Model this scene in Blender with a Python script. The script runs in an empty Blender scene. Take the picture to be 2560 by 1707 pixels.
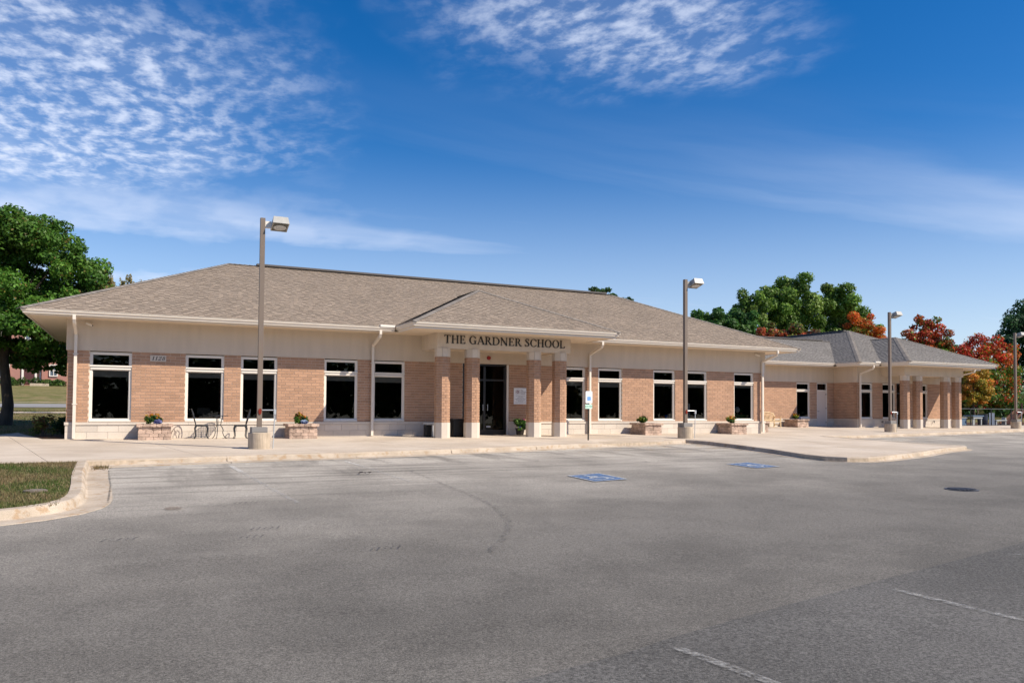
import bpy, bmesh, math, random
import numpy as np
from mathutils import Vector, Matrix
R = random.Random(7)
sc = bpy.context.scene
C = sc.collection
# ------------------------------------------------------------------ camera
cam = bpy.data.cameras.new('camera'); camo = bpy.data.objects.new('camera', cam); C.objects.link(camo)
cam.sensor_width = 36; cam.lens = 27.412; cam.shift_y = 0.0409; cam.clip_end = 3000; cam.clip_start = .1
camo.matrix_world = Matrix(((0.900041, -0.019737, -0.435358, 0), (-0.435751, -0.02502, -0.89972, -28.5695),
                            (0.006865, 0.999492, -0.03112, 1.0938), (0, 0, 0, 1)))
sc.camera = camo
# ------------------------------------------------------------------ sun and sky
SUNV = Vector((.97, -1.0, 1.27)).normalized()
EL = math.asin(SUNV.z); AZ = math.atan2(SUNV.x, SUNV.y)
sl = bpy.data.lights.new('sun', 'SUN'); sl.energy = 5.0; sl.angle = math.radians(.53); sl.color = (1, .90, .76)
so = bpy.data.objects.new('sun', sl); C.objects.link(so); so.rotation_euler = SUNV.to_track_quat('Z', 'Y').to_euler()
sc.view_settings.view_transform = 'Standard'; sc.view_settings.look = 'None'
sc.view_settings.exposure = 0.44; sc.view_settings.gamma = 1; sc.view_settings.use_curve_mapping = False
w = bpy.data.worlds.new('World'); sc.world = w; w.use_nodes = True
def world():
    nt = w.node_tree; N = nt.nodes; L = nt.links; N.clear()
    def n(t, **k):
        x = N.new(t)
        for a, b in k.items(): setattr(x, a, b)
        return x
    def m(op, a, b=None, c=None):
        x = n('ShaderNodeMath', operation=op)
        for i, v in enumerate((a, b, c)):
            if v is None: continue
            if isinstance(v, (int, float)): x.inputs[i].default_value = v
            else: L.new(v, x.inputs[i])
        return x.outputs[0]
    def vm(op, a, b=None, s=None):
        x = n('ShaderNodeVectorMath', operation=op)
        for i, v in enumerate((a, b)):
            if v is None: continue
            if isinstance(v, (tuple, list)): x.inputs[i].default_value = v
            else: L.new(v, x.inputs[i])
        if s is not None:
            if isinstance(s, (int, float)): x.inputs['Scale'].default_value = s
            else: L.new(s, x.inputs['Scale'])
        return x
    tc = n('ShaderNodeTexCoord'); d = tc.outputs['Generated']
    sky = n('ShaderNodeTexSky', sky_type='NISHITA', sun_disc=False, sun_elevation=EL, sun_rotation=AZ)
    sky.air_density = 1.0; sky.dust_density = .3; sky.ozone_density = 3.5; sky.altitude = 200
    hs = n('ShaderNodeHueSaturation'); L.new(sky.outputs[0], hs.inputs['Color'])
    hs.inputs['Saturation'].default_value = 1.40; hs.inputs['Hue'].default_value = .507; hs.inputs['Value'].default_value = 1.0
    sep = n('ShaderNodeSeparateXYZ'); L.new(d, sep.inputs[0])
    z = m('MAXIMUM', sep.outputs[2], .03)
    q = vm('SCALE', d, s=m('DIVIDE', 1, z)).outputs[0]
    def noise(vec, scale, detail=4, rough=.5, dist=0):
        x = n('ShaderNodeTexNoise'); L.new(vec, x.inputs['Vector'])
        x.inputs['Scale'].default_value = scale; x.inputs['Detail'].default_value = detail
        x.inputs['Roughness'].default_value = rough; x.inputs['Distortion'].default_value = dist
        return x.outputs[0]
    def ramp(v, a, b):
        x = n('ShaderNodeMapRange', interpolation_type='SMOOTHSTEP'); L.new(v, x.inputs[0])
        x.inputs[1].default_value = a; x.inputs[2].default_value = b
        return x.outputs[0]
    def rot(vec, ang, sx, sy):
        x = n('ShaderNodeMapping', vector_type='POINT'); L.new(vec, x.inputs[0])
        x.inputs['Rotation'].default_value = (0, 0, ang); x.inputs['Scale'].default_value = (sx, sy, 0)
        return x.outputs[0]
    warp = n('ShaderNodeTexNoise'); L.new(q, warp.inputs['Vector']); warp.inputs['Scale'].default_value = 2.2
    wv = vm('SCALE', vm('SUBTRACT', warp.outputs[1], (.5, .5, .5)).outputs[0], s=.16).outputs[0]
    qw = vm('ADD', q, wv).outputs[0]
    # altocumulus cloudlets, in streets
    a1 = noise(rot(qw, math.radians(28), 1.0, .62), 14.5, 5, .5)
    a2 = noise(q, 44, 5, .65)
    al = m('ADD', m('MULTIPLY', a1, .8), m('MULTIPLY', a2, .24))
    clo = ramp(al, .42, .72)
    def patch(c, r0, r1):
        dist = n('ShaderNodeVectorMath', operation='DISTANCE'); L.new(qw, dist.inputs[0]); dist.inputs[1].default_value = c
        big = noise(q, 1.6, 3)
        dd = m('ADD', dist.outputs['Value'], m('MULTIPLY', m('SUBTRACT', big, .5), .8))
        x = ramp(dd, r1, r0); return x
    p1 = patch(P1, .75, 1.5); p2 = patch(P2, .15, .62)
    pm = m('MAXIMUM', p1, m('MULTIPLY', p2, .85))
    cum = m('MULTIPLY', clo, pm)
    veil = m('ADD', m('MULTIPLY', pm, .12), m('MULTIPLY', m('MULTIPLY', ramp(noise(rot(qw, .3, 1, .5), 3.2, 5), .38, .64), patch((-1.0, 6.0, 1), 1.8, 3.6)), .20))
    # thin cirrus streaks low in the sky
    s1 = noise(rot(qw, math.radians(-62), .16, .55), 1.1, 7, .55, .6)
    low = m('MULTIPLY', ramp(sep.outputs[2], .42, .12), ramp(sep.outputs[2], -.02, .05))
    s2 = noise(rot(qw, math.radians(-58), .22, 1.1), .55, 6, .5)
    cir = m('MULTIPLY', m('ADD', m('MULTIPLY', ramp(s1, .38, .72), .34), m('MULTIPLY', ramp(s2, .42, .66), .30)), low)
    fac = m('MINIMUM', m('ADD', m('ADD', m('MULTIPLY', cum, .66), veil), cir), .9)
    haze = m('MULTIPLY', ramp(sep.outputs[2], .34, .0), .50)
    fac = m('MAXIMUM', fac, haze)
    mix = n('ShaderNodeMix', data_type='RGBA'); L.new(fac, mix.inputs[0]); L.new(hs.outputs[0], mix.inputs[6])
    mix.inputs[7].default_value = CLOUD
    bg = n('ShaderNodeBackground'); bg.inputs[1].default_value = SKYS; L.new(mix.outputs[2], bg.inputs[0])
    out = n('ShaderNodeOutputWorld'); L.new(bg.outputs[0], out.inputs[0])
SKYS = .096
CLOUD = (6.6, 7.2, 8.6, 1)
P1 = (-.75, 2.85, 1); P2 = (1.10, 1.66, 1)
world()
# ------------------------------------------------------------------ materials
MATS = {}
def mat(name, col=(.5, .5, .5), rough=.8, tone=0, noise=None, noise2=None, bump=None, metal=0, spec=.5, objrand=0, attrcol=False, transl=0, emit=None):
    """noise: (scale, amount[, stretch]) multiplies the colour; tone: amount of the per face 'tone' attribute"""
    m = bpy.data.materials.new(name); m.use_nodes = True; MATS[name] = m
    nt = m.node_tree; N = nt.nodes; L = nt.links; b = N['Principled BSDF']
    b.inputs['Roughness'].default_value = rough; b.inputs['Metallic'].default_value = metal
    b.inputs['Specular IOR Level'].default_value = spec
    rgb = N.new('ShaderNodeRGB'); rgb.outputs[0].default_value = (*col, 1); cur = rgb.outputs[0]
    if attrcol:
        a = N.new('ShaderNodeAttribute'); a.attribute_name = 'col'; cur = a.outputs['Color']
    geo = N.new('ShaderNodeNewGeometry')
    def mul(cur, fac, lo, hi):
        mr = N.new('ShaderNodeMapRange'); L.new(fac, mr.inputs[0]); mr.inputs[3].default_value = lo; mr.inputs[4].default_value = hi
        v = N.new('ShaderNodeVectorMath'); v.operation = 'SCALE'; L.new(cur, v.inputs[0]); L.new(mr.outputs[0], v.inputs['Scale'])
        return v.outputs[0]
    if tone:
        a = N.new('ShaderNodeAttribute'); a.attribute_name = 'tone'
        cur = mul(cur, a.outputs['Fac'], 1 - tone, 1 + tone)
    for q in (noise, noise2):
        if q:
            t = N.new('ShaderNodeTexNoise'); t.inputs['Scale'].default_value = q[0]; t.inputs['Detail'].default_value = 5
            mp = N.new('ShaderNodeMapping'); L.new(geo.outputs['Position'], mp.inputs[0])
            if len(q) > 2: mp.inputs['Scale'].default_value = q[2]
            L.new(mp.outputs[0], t.inputs['Vector'])
            mr = N.new('ShaderNodeMapRange'); L.new(t.outputs[0], mr.inputs[0]); mr.inputs[1].default_value = .3; mr.inputs[2].default_value = .7
            cur = mul(cur, mr.outputs[0], 1 - q[1], 1 + q[1])
    L.new(cur, b.inputs['Base Color'])
    if bump:
        t = N.new('ShaderNodeTexNoise'); t.inputs['Scale'].default_value = bump[0]; t.inputs['Detail'].default_value = 4
        L.new(geo.outputs['Position'], t.inputs['Vector'])
        bp = N.new('ShaderNodeBump'); bp.inputs['Distance'].default_value = bump[1]; bp.inputs['Strength'].default_value = 1
        L.new(t.outputs[0], bp.inputs['Height']); L.new(bp.outputs[0], b.inputs['Normal'])
    if transl:
        tr = N.new('ShaderNodeBsdfTranslucent'); L.new(cur, tr.inputs[0])
        mx = N.new('ShaderNodeMixShader'); mx.inputs[0].default_value = transl
        L.new(b.outputs[0], mx.inputs[1]); L.new(tr.outputs[0], mx.inputs[2]); L.new(mx.outputs[0], N['Material Output'].inputs[0])
    return m
BRICK = mat('brick_clay', (.415, .245, .155), .85, tone=.13, noise=(60, .10), bump=(90, .002))
MORTAR = mat('mortar', (.62, .51, .40), .9, noise=(40, .08))
LIME = mat('limestone', (.60, .53, .45), .85, tone=.07, noise=(3, .05), noise2=(70, .05), bump=(120, .001))
STUCCO = mat('stucco', (.57, .49, .40), .92, noise=(1.6, .055, (2.5, 2.5, .35)), noise2=(80, .05), bump=(150, .003))
TRIM = mat('white_trim', (.74, .69, .62), .45)
GUT = mat('gutter_paint', (.72, .65, .56), .4, noise=(4, .03))
SOFF = mat('soffit_panel', (.70, .58, .44), .7)
SHING = mat('shingle', (.300, .240, .186), .92, tone=.62, noise=(.7, .07), noise2=(150, .22), bump=(200, .002))
SHINGW = mat('shingle_greyed', (.215, .200, .185), .92, tone=.62, noise=(.7, .07), noise2=(150, .22), bump=(200, .002)); CAPSH = mat('hip_cap_shingle', (.215, .19, .165), .92, tone=.16, noise2=(150, .15))  # rear wing: the same shingle in a greyer tone
ROOFU = mat('roof_underlay', (.11, .10, .095), .95)
DARKM = mat('dark_bronze', (.02, .018, .016), .35, spec=.5)
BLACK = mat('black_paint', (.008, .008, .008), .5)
LETTER = mat('black_letter', (.006, .006, .007), .4)
INT = mat('interior_dark', (.018, .016, .015), .9)
BLIND = mat('roller_blind', (.42, .38, .32), .8)
IRON = mat('cast_iron', (.018, .024, .032), .4, spec=.6)
WOOD = mat('teak', (.62, .46, .27), .6, noise=(20, .12, (1, 8, 8)))
POLE = mat('pole_paint', (.175, .135, .105), .5, noise=(2, .05))
LAMPM = mat('lamp_housing', (.36, .355, .33), .45, noise=(9, .08))
LENS = mat('lamp_lens', (.10, .11, .10), .15)
CONC = mat('rough_concrete', (.44, .36, .27), .95, noise=(5, .14), noise2=(2.5, .18, (6, 6, .6)), bump=(40, .006))
STONE = mat('planter_stone', (.44, .32, .25), .95, noise=(3.1, .26), noise2=(35, .16), bump=(45, .008), attrcol=False, tone=.25)
SOIL = mat('soil', (.035, .022, .014), 1)
PLAST = mat('trash_grey', (.50, .52, .54), .5)
WHITE = mat('sign_white', (.80, .83, .86), .4)
SGREEN = mat('sign_green', (.55, .78, .66), .4)
TGREEN = mat('sign_green_text', (.03, .25, .14), .5)
BLUE = mat('sign_blue', (.03, .28, .72), .4)
RED = mat('alarm_red', (.30, .012, .01), .35)
ORANGE = mat('orange_reflector', (.20, .022, .008), .3, noise=(60, .3))
GALV = mat('galvanised_pipe', (.50, .53, .55), .35, metal=.3)
LEAF = mat('leaves', rough=.5, attrcol=True, transl=.42, spec=.3)
BARK = mat('bark', (.075, .055, .04), .95, noise=(6, .3, (1, 1, .3)), bump=(18, .03))
REDBRICK = mat('red_brick', (.36, .18, .145), .9, noise=(25, .15, (1, 1, 4)))
GREYROOF = mat('grey_roof', (.12, .11, .11), .9, noise=(12, .2))
GREEND = mat('cabinet_green', (.10, .17, .03), .5)
ORANGED = mat('orange_wood', (.60, .21, .05), .5)
PAPER = mat('pale_paper', (.7, .7, .68), .6)
BLUED = mat('toy_blue', (.03, .13, .5), .4)
SLIDE = mat('brown_plastic', (.11, .045, .022), .5)
def glass():
    m = bpy.data.materials.new('window_glass'); m.use_nodes = True; N = m.node_tree.nodes; L = m.node_tree.links; N.clear()
    f = N.new('ShaderNodeFresnel'); f.inputs[0].default_value = 1.45
    t = N.new('ShaderNodeBsdfTransparent'); t.inputs[0].default_value = (.52, .53, .52, 1)
    g = N.new('ShaderNodeBsdfGlossy'); g.inputs['Roughness'].default_value = .01; g.inputs[0].default_value = (.85, .85, .85, 1)
    x = N.new('ShaderNodeMixShader'); o = N.new('ShaderNodeOutputMaterial')
    L.new(f.outputs[0], x.inputs[0]); L.new(t.outputs[0], x.inputs[1]); L.new(g.outputs[0], x.inputs[2]); L.new(x.outputs[0], o.inputs[0])
    return m
GLASS = glass()
def ground_mat(name, kind):
    m = bpy.data.materials.new(name); m.use_nodes = True; N = m.node_tree.nodes; L = m.node_tree.links; b = N['Principled BSDF']
    b.inputs['Roughness'].default_value = .95; b.inputs['Specular IOR Level'].default_value = .25
    geo = N.new('ShaderNodeNewGeometry'); P = geo.outputs['Position']
    def noise(s, d=4, st=None, r=.55):
        t = N.new('ShaderNodeTexNoise'); t.inputs['Scale'].default_value = s; t.inputs['Detail'].default_value = d; t.inputs['Roughness'].default_value = r
        if st:
            mp = N.new('ShaderNodeMapping'); L.new(P, mp.inputs[0]); mp.inputs['Scale'].default_value = st[0]; mp.inputs['Rotation'].default_value = (0, 0, st[1]); L.new(mp.outputs[0], t.inputs['Vector'])
        else: L.new(P, t.inputs['Vector'])
        return t.outputs[0]
    def mr(v, a, b_, c, d):
        x = N.new('ShaderNodeMapRange'); x.interpolation_type = 'SMOOTHSTEP'; L.new(v, x.inputs[0])
        for i, q in enumerate((a, b_, c, d)): x.inputs[i + 1].default_value = q
        return x.outputs[0]
    def mix(f, A, B, mode='MIX'):
        x = N.new('ShaderNodeMix'); x.data_type = 'RGBA'; x.blend_type = mode
        for i, v in ((0, f), (6, A), (7, B)):
            if isinstance(v, tuple): x.inputs[i].default_value = (*v, 1)
            elif isinstance(v, (int, float)): x.inputs[i].default_value = v
            else: L.new(v, x.inputs[i])
        return x.outputs[2]
    def math_(op, a, b_):
        x = N.new('ShaderNodeMath'); x.operation = op
        for i, v in enumerate((a, b_)):
            if isinstance(v, (int, float)): x.inputs[i].default_value = v
            else: L.new(v, x.inputs[i])
        return x.outputs[0]
    def scale(col, f):
        v = N.new('ShaderNodeVectorMath'); v.operation = 'SCALE'; L.new(col, v.inputs[0]); L.new(f, v.inputs['Scale']); return v.outputs[0]
    def bump(h, dist):
        bp = N.new('ShaderNodeBump'); bp.inputs['Distance'].default_value = dist; L.new(h, bp.inputs['Height']); L.new(bp.outputs[0], b.inputs['Normal'])
    if kind in ('asphalt', 'asphalt_new'):
        sep = N.new('ShaderNodeSeparateXYZ'); L.new(P, sep.inputs[0])
        dist = math_('SUBTRACT', math_('MULTIPLY', sep.outputs[0], .225), sep.outputs[1])   # grows away from the kerb
        wob = math_('ADD', dist, math_('MULTIPLY', math_('SUBTRACT', noise(.35, 3), .5), 5))
        worn_vignette = mr(wob, 23, 9.0, 0, 1)  # pale wear by the kerb; the darkening farther out also paints in a vignette
        c = mix(worn_vignette, (.140, .131, .117), (.41, .375, .325))
        if kind == 'asphalt_new': c = mix(.0, (.126, .121, .113), (.1, .1, .1))
        # tyre sweeps where cars turn into the stalls
        tyre = mr(noise(1.1, 4, ((1.0, .22, 1), .12)), .50, .68, 0, 1)
        c = mix(math_('MULTIPLY', math_('MULTIPLY', tyre, mr(wob, 15.5, 10, 0, 1)), .7), c, (.15, .138, .120))
        streak = mr(noise(2.0, 5, ((.12, 1.6, 1), .2)), .46, .66, 0, .6)
        c = mix(math_('MULTIPLY', streak, mr(wob, 20, 10, .12, 1)), c, (.125, .115, .10))
        pat = mr(noise(.42, 6, r=.62), .34, .67, .80, 1.14)
        rust = math_('MULTIPLY', mr(noise(1.6, 3), .60, .70, 0, .5), math_('MULTIPLY', mr(wob, 13, 10, 0, 1), mr(sep.outputs[0], 9, 13, 0, 1)))
        c = mix(rust, c, (.42, .28, .13))
        g = mr(noise(60 if kind == 'asphalt' else 42, 4, r=.85), .34, .66, .50, 1.50)
        g2 = mr(noise(24, 4, r=.7), .3, .7, .84, 1.16)
        c = scale(scale(scale(c, pat), g), g2)
        spk = N.new('ShaderNodeTexVoronoi'); spk.inputs['Scale'].default_value = 42; L.new(P, spk.inputs['Vector'])
        c = mix(mr(spk.outputs['Distance'], .13, .08, 0, .65), c, (.46, .44, .40))
        bump(noise(110, 3, r=.8), .006 if kind == 'asphalt' else .010)
        b.inputs['Roughness'].default_value = .88
    elif kind == 'concrete':
        c = mix(mr(noise(.45, 4), .35, .65, 0, 1), (.46, .385, .305), (.54, .465, .38))
        c = mix(mr(noise(3, 5), .55, .75, 0, .4), c, (.42, .34, .26))
        c = scale(c, mr(noise(110, 3), .3, .7, .88, 1.12))
        c = scale(c, mr(noise(1.3, 4, ((.5, 2, 1), .2)), .3, .7, .94, 1.05)); bump(noise(120, 3), .002)
    elif kind == 'kerb':
        c = mix(mr(noise(1.2, 5), .35, .65, 0, 1), (.385, .32, .25), (.50, .425, .34))
        c = mix(mr(noise(6, 5, r=.7), .50, .66, 0, .7), c, (.34, .22, .12))
        c = scale(c, mr(noise(90, 3), .3, .7, .84, 1.14)); bump(noise(60, 4), .006)
    elif kind == 'grass':
        c = mix(mr(noise(.9, 5), .40, .62, 0, 1), (.12, .13, .034), (.23, .185, .085))
        c = mix(mr(noise(.12, 4), .45, .62, 0, .45), c, (.19, .17, .07))
        c = scale(c, mr(noise(30, 4, r=.8), .3, .7, .5, 1.5)); bump(noise(40, 4), .05)
    elif kind == 'mulch':
        c = mix(mr(noise(20, 4), .4, .6, 0, 1), (.05, .025, .015), (.13, .07, .04)); bump(noise(50, 4), .03)
    L.new(c, b.inputs['Base Color'])
    return m
ASPH = ground_mat('asphalt', 'asphalt'); ASPHN = ground_mat('asphalt_coarse', 'asphalt_new'); SIDE = ground_mat('sidewalk_concrete', 'concrete')
KERB = ground_mat('kerb_concrete', 'kerb'); GRASS = ground_mat('lawn', 'grass'); MULCH = ground_mat('mulch', 'mulch')
def paint_mat(name, col, wear):
    m = bpy.data.materials.new(name); m.use_nodes = True; N = m.node_tree.nodes; L = m.node_tree.links; b = N['Principled BSDF']
    b.inputs['Roughness'].default_value = .85
    geo = N.new('ShaderNodeNewGeometry'); t = N.new('ShaderNodeTexNoise'); t.inputs['Scale'].default_value = 14; t.inputs['Detail'].default_value = 8; t.inputs['Roughness'].default_value = .75
    L.new(geo.outputs['Position'], t.inputs['Vector'])
    r = N.new('ShaderNodeMapRange'); L.new(t.outputs[0], r.inputs[0]); r.inputs[1].default_value = .5 - .3 + wear * .45; r.inputs[2].default_value = .5 + wear * .45
    tr = N.new('ShaderNodeBsdfTransparent'); mx = N.new('ShaderNodeMixShader'); L.new(r.outputs[0], mx.inputs[0])
    L.new(tr.outputs[0], mx.inputs[1]); L.new(b.outputs[0], mx.inputs[2]); L.new(mx.outputs[0], N['Material Output'].inputs[0])
    b.inputs['Base Color'].default_value = (*col, 1)
    return m
PWHITE = paint_mat('worn_white_paint', (.60, .58, .54), .30); PSYM = paint_mat('symbol_white_paint', (.55, .56, .56), .18); PBLUE = paint_mat('worn_blue_paint', (.09, .17, .33), .16)
PWHITE2 = paint_mat('faded_white_paint', (.46, .46, .45), .58); PWHITE3 = paint_mat('ground_off_paint', (.36, .355, .34), .50); TAR = paint_mat('rubber_mark', (.05, .048, .047), .45)
TAR2 = paint_mat('faint_rubber_mark', (.085, .08, .076), .62); STAIN = paint_mat('rust_stain', (.16, .10, .055), .45)
# ------------------------------------------------------------------ object helpers
def link(o, parent=None, pl=None):
    C.objects.link(o)
    if parent is not None:
        o.parent = parent
        if pl is not None: o.matrix_parent_inverse = Matrix.Translation(-Vector(pl))
    return o
def mesh_obj(name, V, F, mt, parent=None, tones=None, cols=None, smooth=False):
    me = bpy.data.meshes.new(name); me.from_pydata([tuple(v) for v in V], [], F)
    if tones is not None:
        a = me.attributes.new('tone', 'FLOAT', 'FACE'); a.data.foreach_set('value', np.array(tones, 'f'))
    me.materials.append(mt)
    if smooth: me.polygons.foreach_set('use_smooth', [True] * len(me.polygons))
    me.update(); o = bpy.data.objects.new(name, me)
    pl = parent.get('_w') if parent is not None else None
    return link(o, parent, pl)
def inst(name, me, M, parent):
    o = bpy.data.objects.new(name, me); C.objects.link(o); o.parent = parent
    pl = parent.get('_w')
    if pl is not None: o.matrix_parent_inverse = Matrix.Translation(-Vector(pl))
    o.matrix_basis = M
    return o
def thing(name, loc, label, cat, group=None):
    o = bpy.data.objects.new(name, None); C.objects.link(o); o.location = loc; o.empty_display_size = .2
    o['_w'] = list(loc); o['label'] = label; o['category'] = cat
    if group: o['group'] = group
    return o
def tag(o, label=None, cat=None, group=None, kind=None):
    if label: o['label'] = label
    if cat: o['category'] = cat
    if group: o['group'] = group
    if kind: o['kind'] = kind
    return o
BOXF = [(0, 3, 2, 1), (4, 5, 6, 7), (0, 1, 5, 4), (1, 2, 6, 5), (2, 3, 7, 6), (3, 0, 4, 7)]
class MB:
    def __init__(s): s.V = []; s.F = []; s.T = []
    def quad(s, pts, t=.5):
        n = len(s.V); s.V += [tuple(p) for p in pts]; s.F.append(tuple(range(n, n + len(pts)))); s.T.append(t); return s
    def hexa(s, P, t=.5, skip=()):
        n = len(s.V); s.V += [tuple(p) for p in P]
        for i, f in enumerate(BOXF):
            if i in skip: continue
            s.F.append(tuple(n + a for a in f)); s.T.append(t)
        return s
    def box(s, x0, x1, y0, y1, z0, z1, t=.5, skip=()):
        return s.hexa([(x0, y0, z0), (x1, y0, z0), (x1, y1, z0), (x0, y1, z0), (x0, y0, z1), (x1, y0, z1), (x1, y1, z1), (x0, y1, z1)], t, skip)
    def tube(s, pts, r, n=8, cap=True, t=.5, sq=False):
        pts = [Vector(p) for p in pts]; rr = r if isinstance(r, (list, tuple)) else [r] * len(pts); base = len(s.V); up = None
        for i, p in enumerate(pts):
            a = pts[max(0, i - 1)]; b = pts[min(len(pts) - 1, i + 1)]; d = (b - a).normalized()
            if up is None or abs(d.dot(up)) > .98: up = Vector((0, 0, 1)) if abs(d.z) < .9 else Vector((0, 1, 0))
            x = d.cross(up).normalized(); y = x.cross(d).normalized(); up = y
            for k in range(n):
                an = 2 * math.pi * (k + (.5 if sq else 0)) / n
                s.V.append(tuple(p + (x * math.cos(an) + y * math.sin(an)) * rr[i]))
        for i in range(len(pts) - 1):
            for k in range(n):
                a = base + i * n + k; b = base + i * n + (k + 1) % n
                s.F.append((a, b, b + n, a + n)); s.T.append(t)
        if cap:
            s.F.append(tuple(base + k for k in range(n))); s.F.append(tuple(base + (len(pts) - 1) * n + k for k in reversed(range(n)))); s.T += [t, t]
        return s
    def prism(s, poly, z0, z1, t=.5, top=True, bottom=True):
        n = len(poly); b = len(s.V)
        s.V += [(p[0], p[1], z0) for p in poly] + [(p[0], p[1], z1) for p in poly]
        for i in range(n):
            j = (i + 1) % n; s.F.append((b + i, b + j, b + n + j, b + n + i)); s.T.append(t)
        if top: s.F.append(tuple(b + n + i for i in range(n))); s.T.append(t)
        if bottom: s.F.append(tuple(b + i for i in reversed(range(n)))); s.T.append(t)
        return s
    def lathe(s, prof, cx, cy, n=16, t=.5):
        b = len(s.V)
        for r, z in prof:
            for k in range(n): a = 2 * math.pi * k / n; s.V.append((cx + r * math.cos(a), cy + r * math.sin(a), z))
        for i in range(len(prof) - 1):
            for k in range(n):
                a = b + i * n + k; c = b + i * n + (k + 1) % n; s.F.append((a, c, c + n, a + n)); s.T.append(t)
        s.F.append(tuple(b + k for k in reversed(range(n)))); s.T.append(t)
        e = b + (len(prof) - 1) * n; s.F.append(tuple(e + k for k in range(n))); s.T.append(t)
        return s
    def build(s, name, mt, parent=None, smooth=False, tone=True):
        return mesh_obj(name, s.V, s.F, mt, parent, s.T if tone else None, smooth=smooth)
def bevel(o, w=.005, seg=1):
    bm = bmesh.new(); bm.from_mesh(o.data); bmesh.ops.bevel(bm, geom=bm.edges[:], offset=w, segments=seg, affect='EDGES', profile=.5)
    bm.to_mesh(o.data); bm.free(); return o
# ------------------------------------------------------------------ terrain
def sm(t): t = min(1, max(0, t)); return t * t * (3 - 2 * t)
def zg(x, y): return .02 * (y - 6.1 * sm((x - 20) / 16))
def lerp_prof(pr, y):
    if y <= pr[0][0]: return pr[0][1]
    for (a, b), (c, d) in zip(pr, pr[1:]):
        if y <= c: return b + (d - b) * (y - a) / (c - a)
    return pr[-1][1]
PL = [(1, 0.0), (5, .02), (13, .16), (30, .85), (38, 1.15), (60, 2.95), (75, 3.2), (400, 5)]
PR = [(8, 0), (20, .12), (45, .75), (80, 1.25), (400, 3)]
def Hg(x, y):
    f = sm((x - 8) / 30); yb = .3 if x < 26.5 else 7.49
    if y < yb - .15: return zg(x, y) - .35
    return lerp_prof(PL, y) * (1 - f) + lerp_prof(PR, y) * f - .02
xs = sorted(set([-400, -250, -150, -100, -70, -50, -40, -30, -25, -20] + [x / 2 for x in range(-32, 12)] + list(range(6, 120, 3)) + [130, 150, 180, 250, 400, 700]))
ys = sorted(set([-400, -200, -100, -60, -40, -30, -20, -10, -4, 0, .14, .35, 7.34, 7.55] + [y / 2 for y in range(1, 40)] + list(range(20, 80, 3)) + [90, 110, 150, 250, 400, 900]))
V = [(x, y, Hg(x, y)) for y in ys for x in xs]; nx = len(xs)
F = [(j * nx + i, j * nx + i + 1, (j + 1) * nx + i + 1, (j + 1) * nx + i) for j in range(len(ys) - 1) for i in range(nx - 1)]
g = mesh_obj('ground', V, F, GRASS, smooth=True); g['kind'] = 'structure'
def poly_obj(name, poly, mt, dz, cell=2.0, parent=None, hf=zg, thick=0, rot=0, cells=False):
    """polygon draped on the height field; optional skirt of depth thick"""
    bm = bmesh.new(); f = bm.faces.new([bm.verts.new((x, y, 0)) for x, y in poly]); bm.normal_update()
    if f.normal.z < 0: bmesh.ops.reverse_faces(bm, faces=bm.faces[:])
    xs_ = [p[0] for p in poly]; ys_ = [p[1] for p in poly]
    if cell:
        cs, sn = math.cos(rot), math.sin(rot); m = 80
        for ax in (0, 1):
            nrm = Vector((cs, sn, 0)) if ax == 0 else Vector((-sn, cs, 0))
            d = [nrm.x * a + nrm.y * b for a, b in poly]; k = math.floor(min(d) / cell)
            while k * cell < max(d):
                bmesh.ops.bisect_plane(bm, geom=bm.verts[:] + bm.edges[:] + bm.faces[:], plane_co=nrm * (k * cell), plane_no=nrm); k += 1
    for v in bm.verts: v.co.z = hf(v.co.x, v.co.y) + dz
    if thick:
        be = [e for e in bm.edges if len(e.link_faces) == 1]
        r = bmesh.ops.extrude_edge_only(bm, edges=be)
        for v in r['geom']:
            if isinstance(v, bmesh.types.BMVert): v.co.z -= thick
    bmesh.ops.recalc_face_normals(bm, faces=bm.faces[:])
    me = bpy.data.meshes.new(name); bm.to_mesh(me); bm.free(); me.materials.append(mt)
    o = bpy.data.objects.new(name, me); link(o, parent, parent.get('_w') if parent is not None else None)
    return o
lot = poly_obj('parking_lot', [(-90, -70), (110, -70), (110, 9.0), (70, 5), (51.7, 2.0), (39.8, -.2), (34, -1.2), (29.6, -1.9), (26, -3.5), (18, -5), (14.4, -5.6), (6.5, -7.6), (2, -8.5), (-.9, -9.0), (-1.0, -15.5), (-1.3, -16.2), (-12, -18.4), (-90, -36)], ASPH, -.13, 3)
tag(lot, kind='structure')
patch = poly_obj('asphalt_patch', [(-30, -30.6), (3.14, -23.98), (3.54, -23.85), (4.9, -23.53), (6.69, -23.16), (10.23, -22.43), (60, -12.4), (60, -45), (-30, -45)], ASPHN, -.124, 3)
tag(patch, kind='structure')
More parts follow.
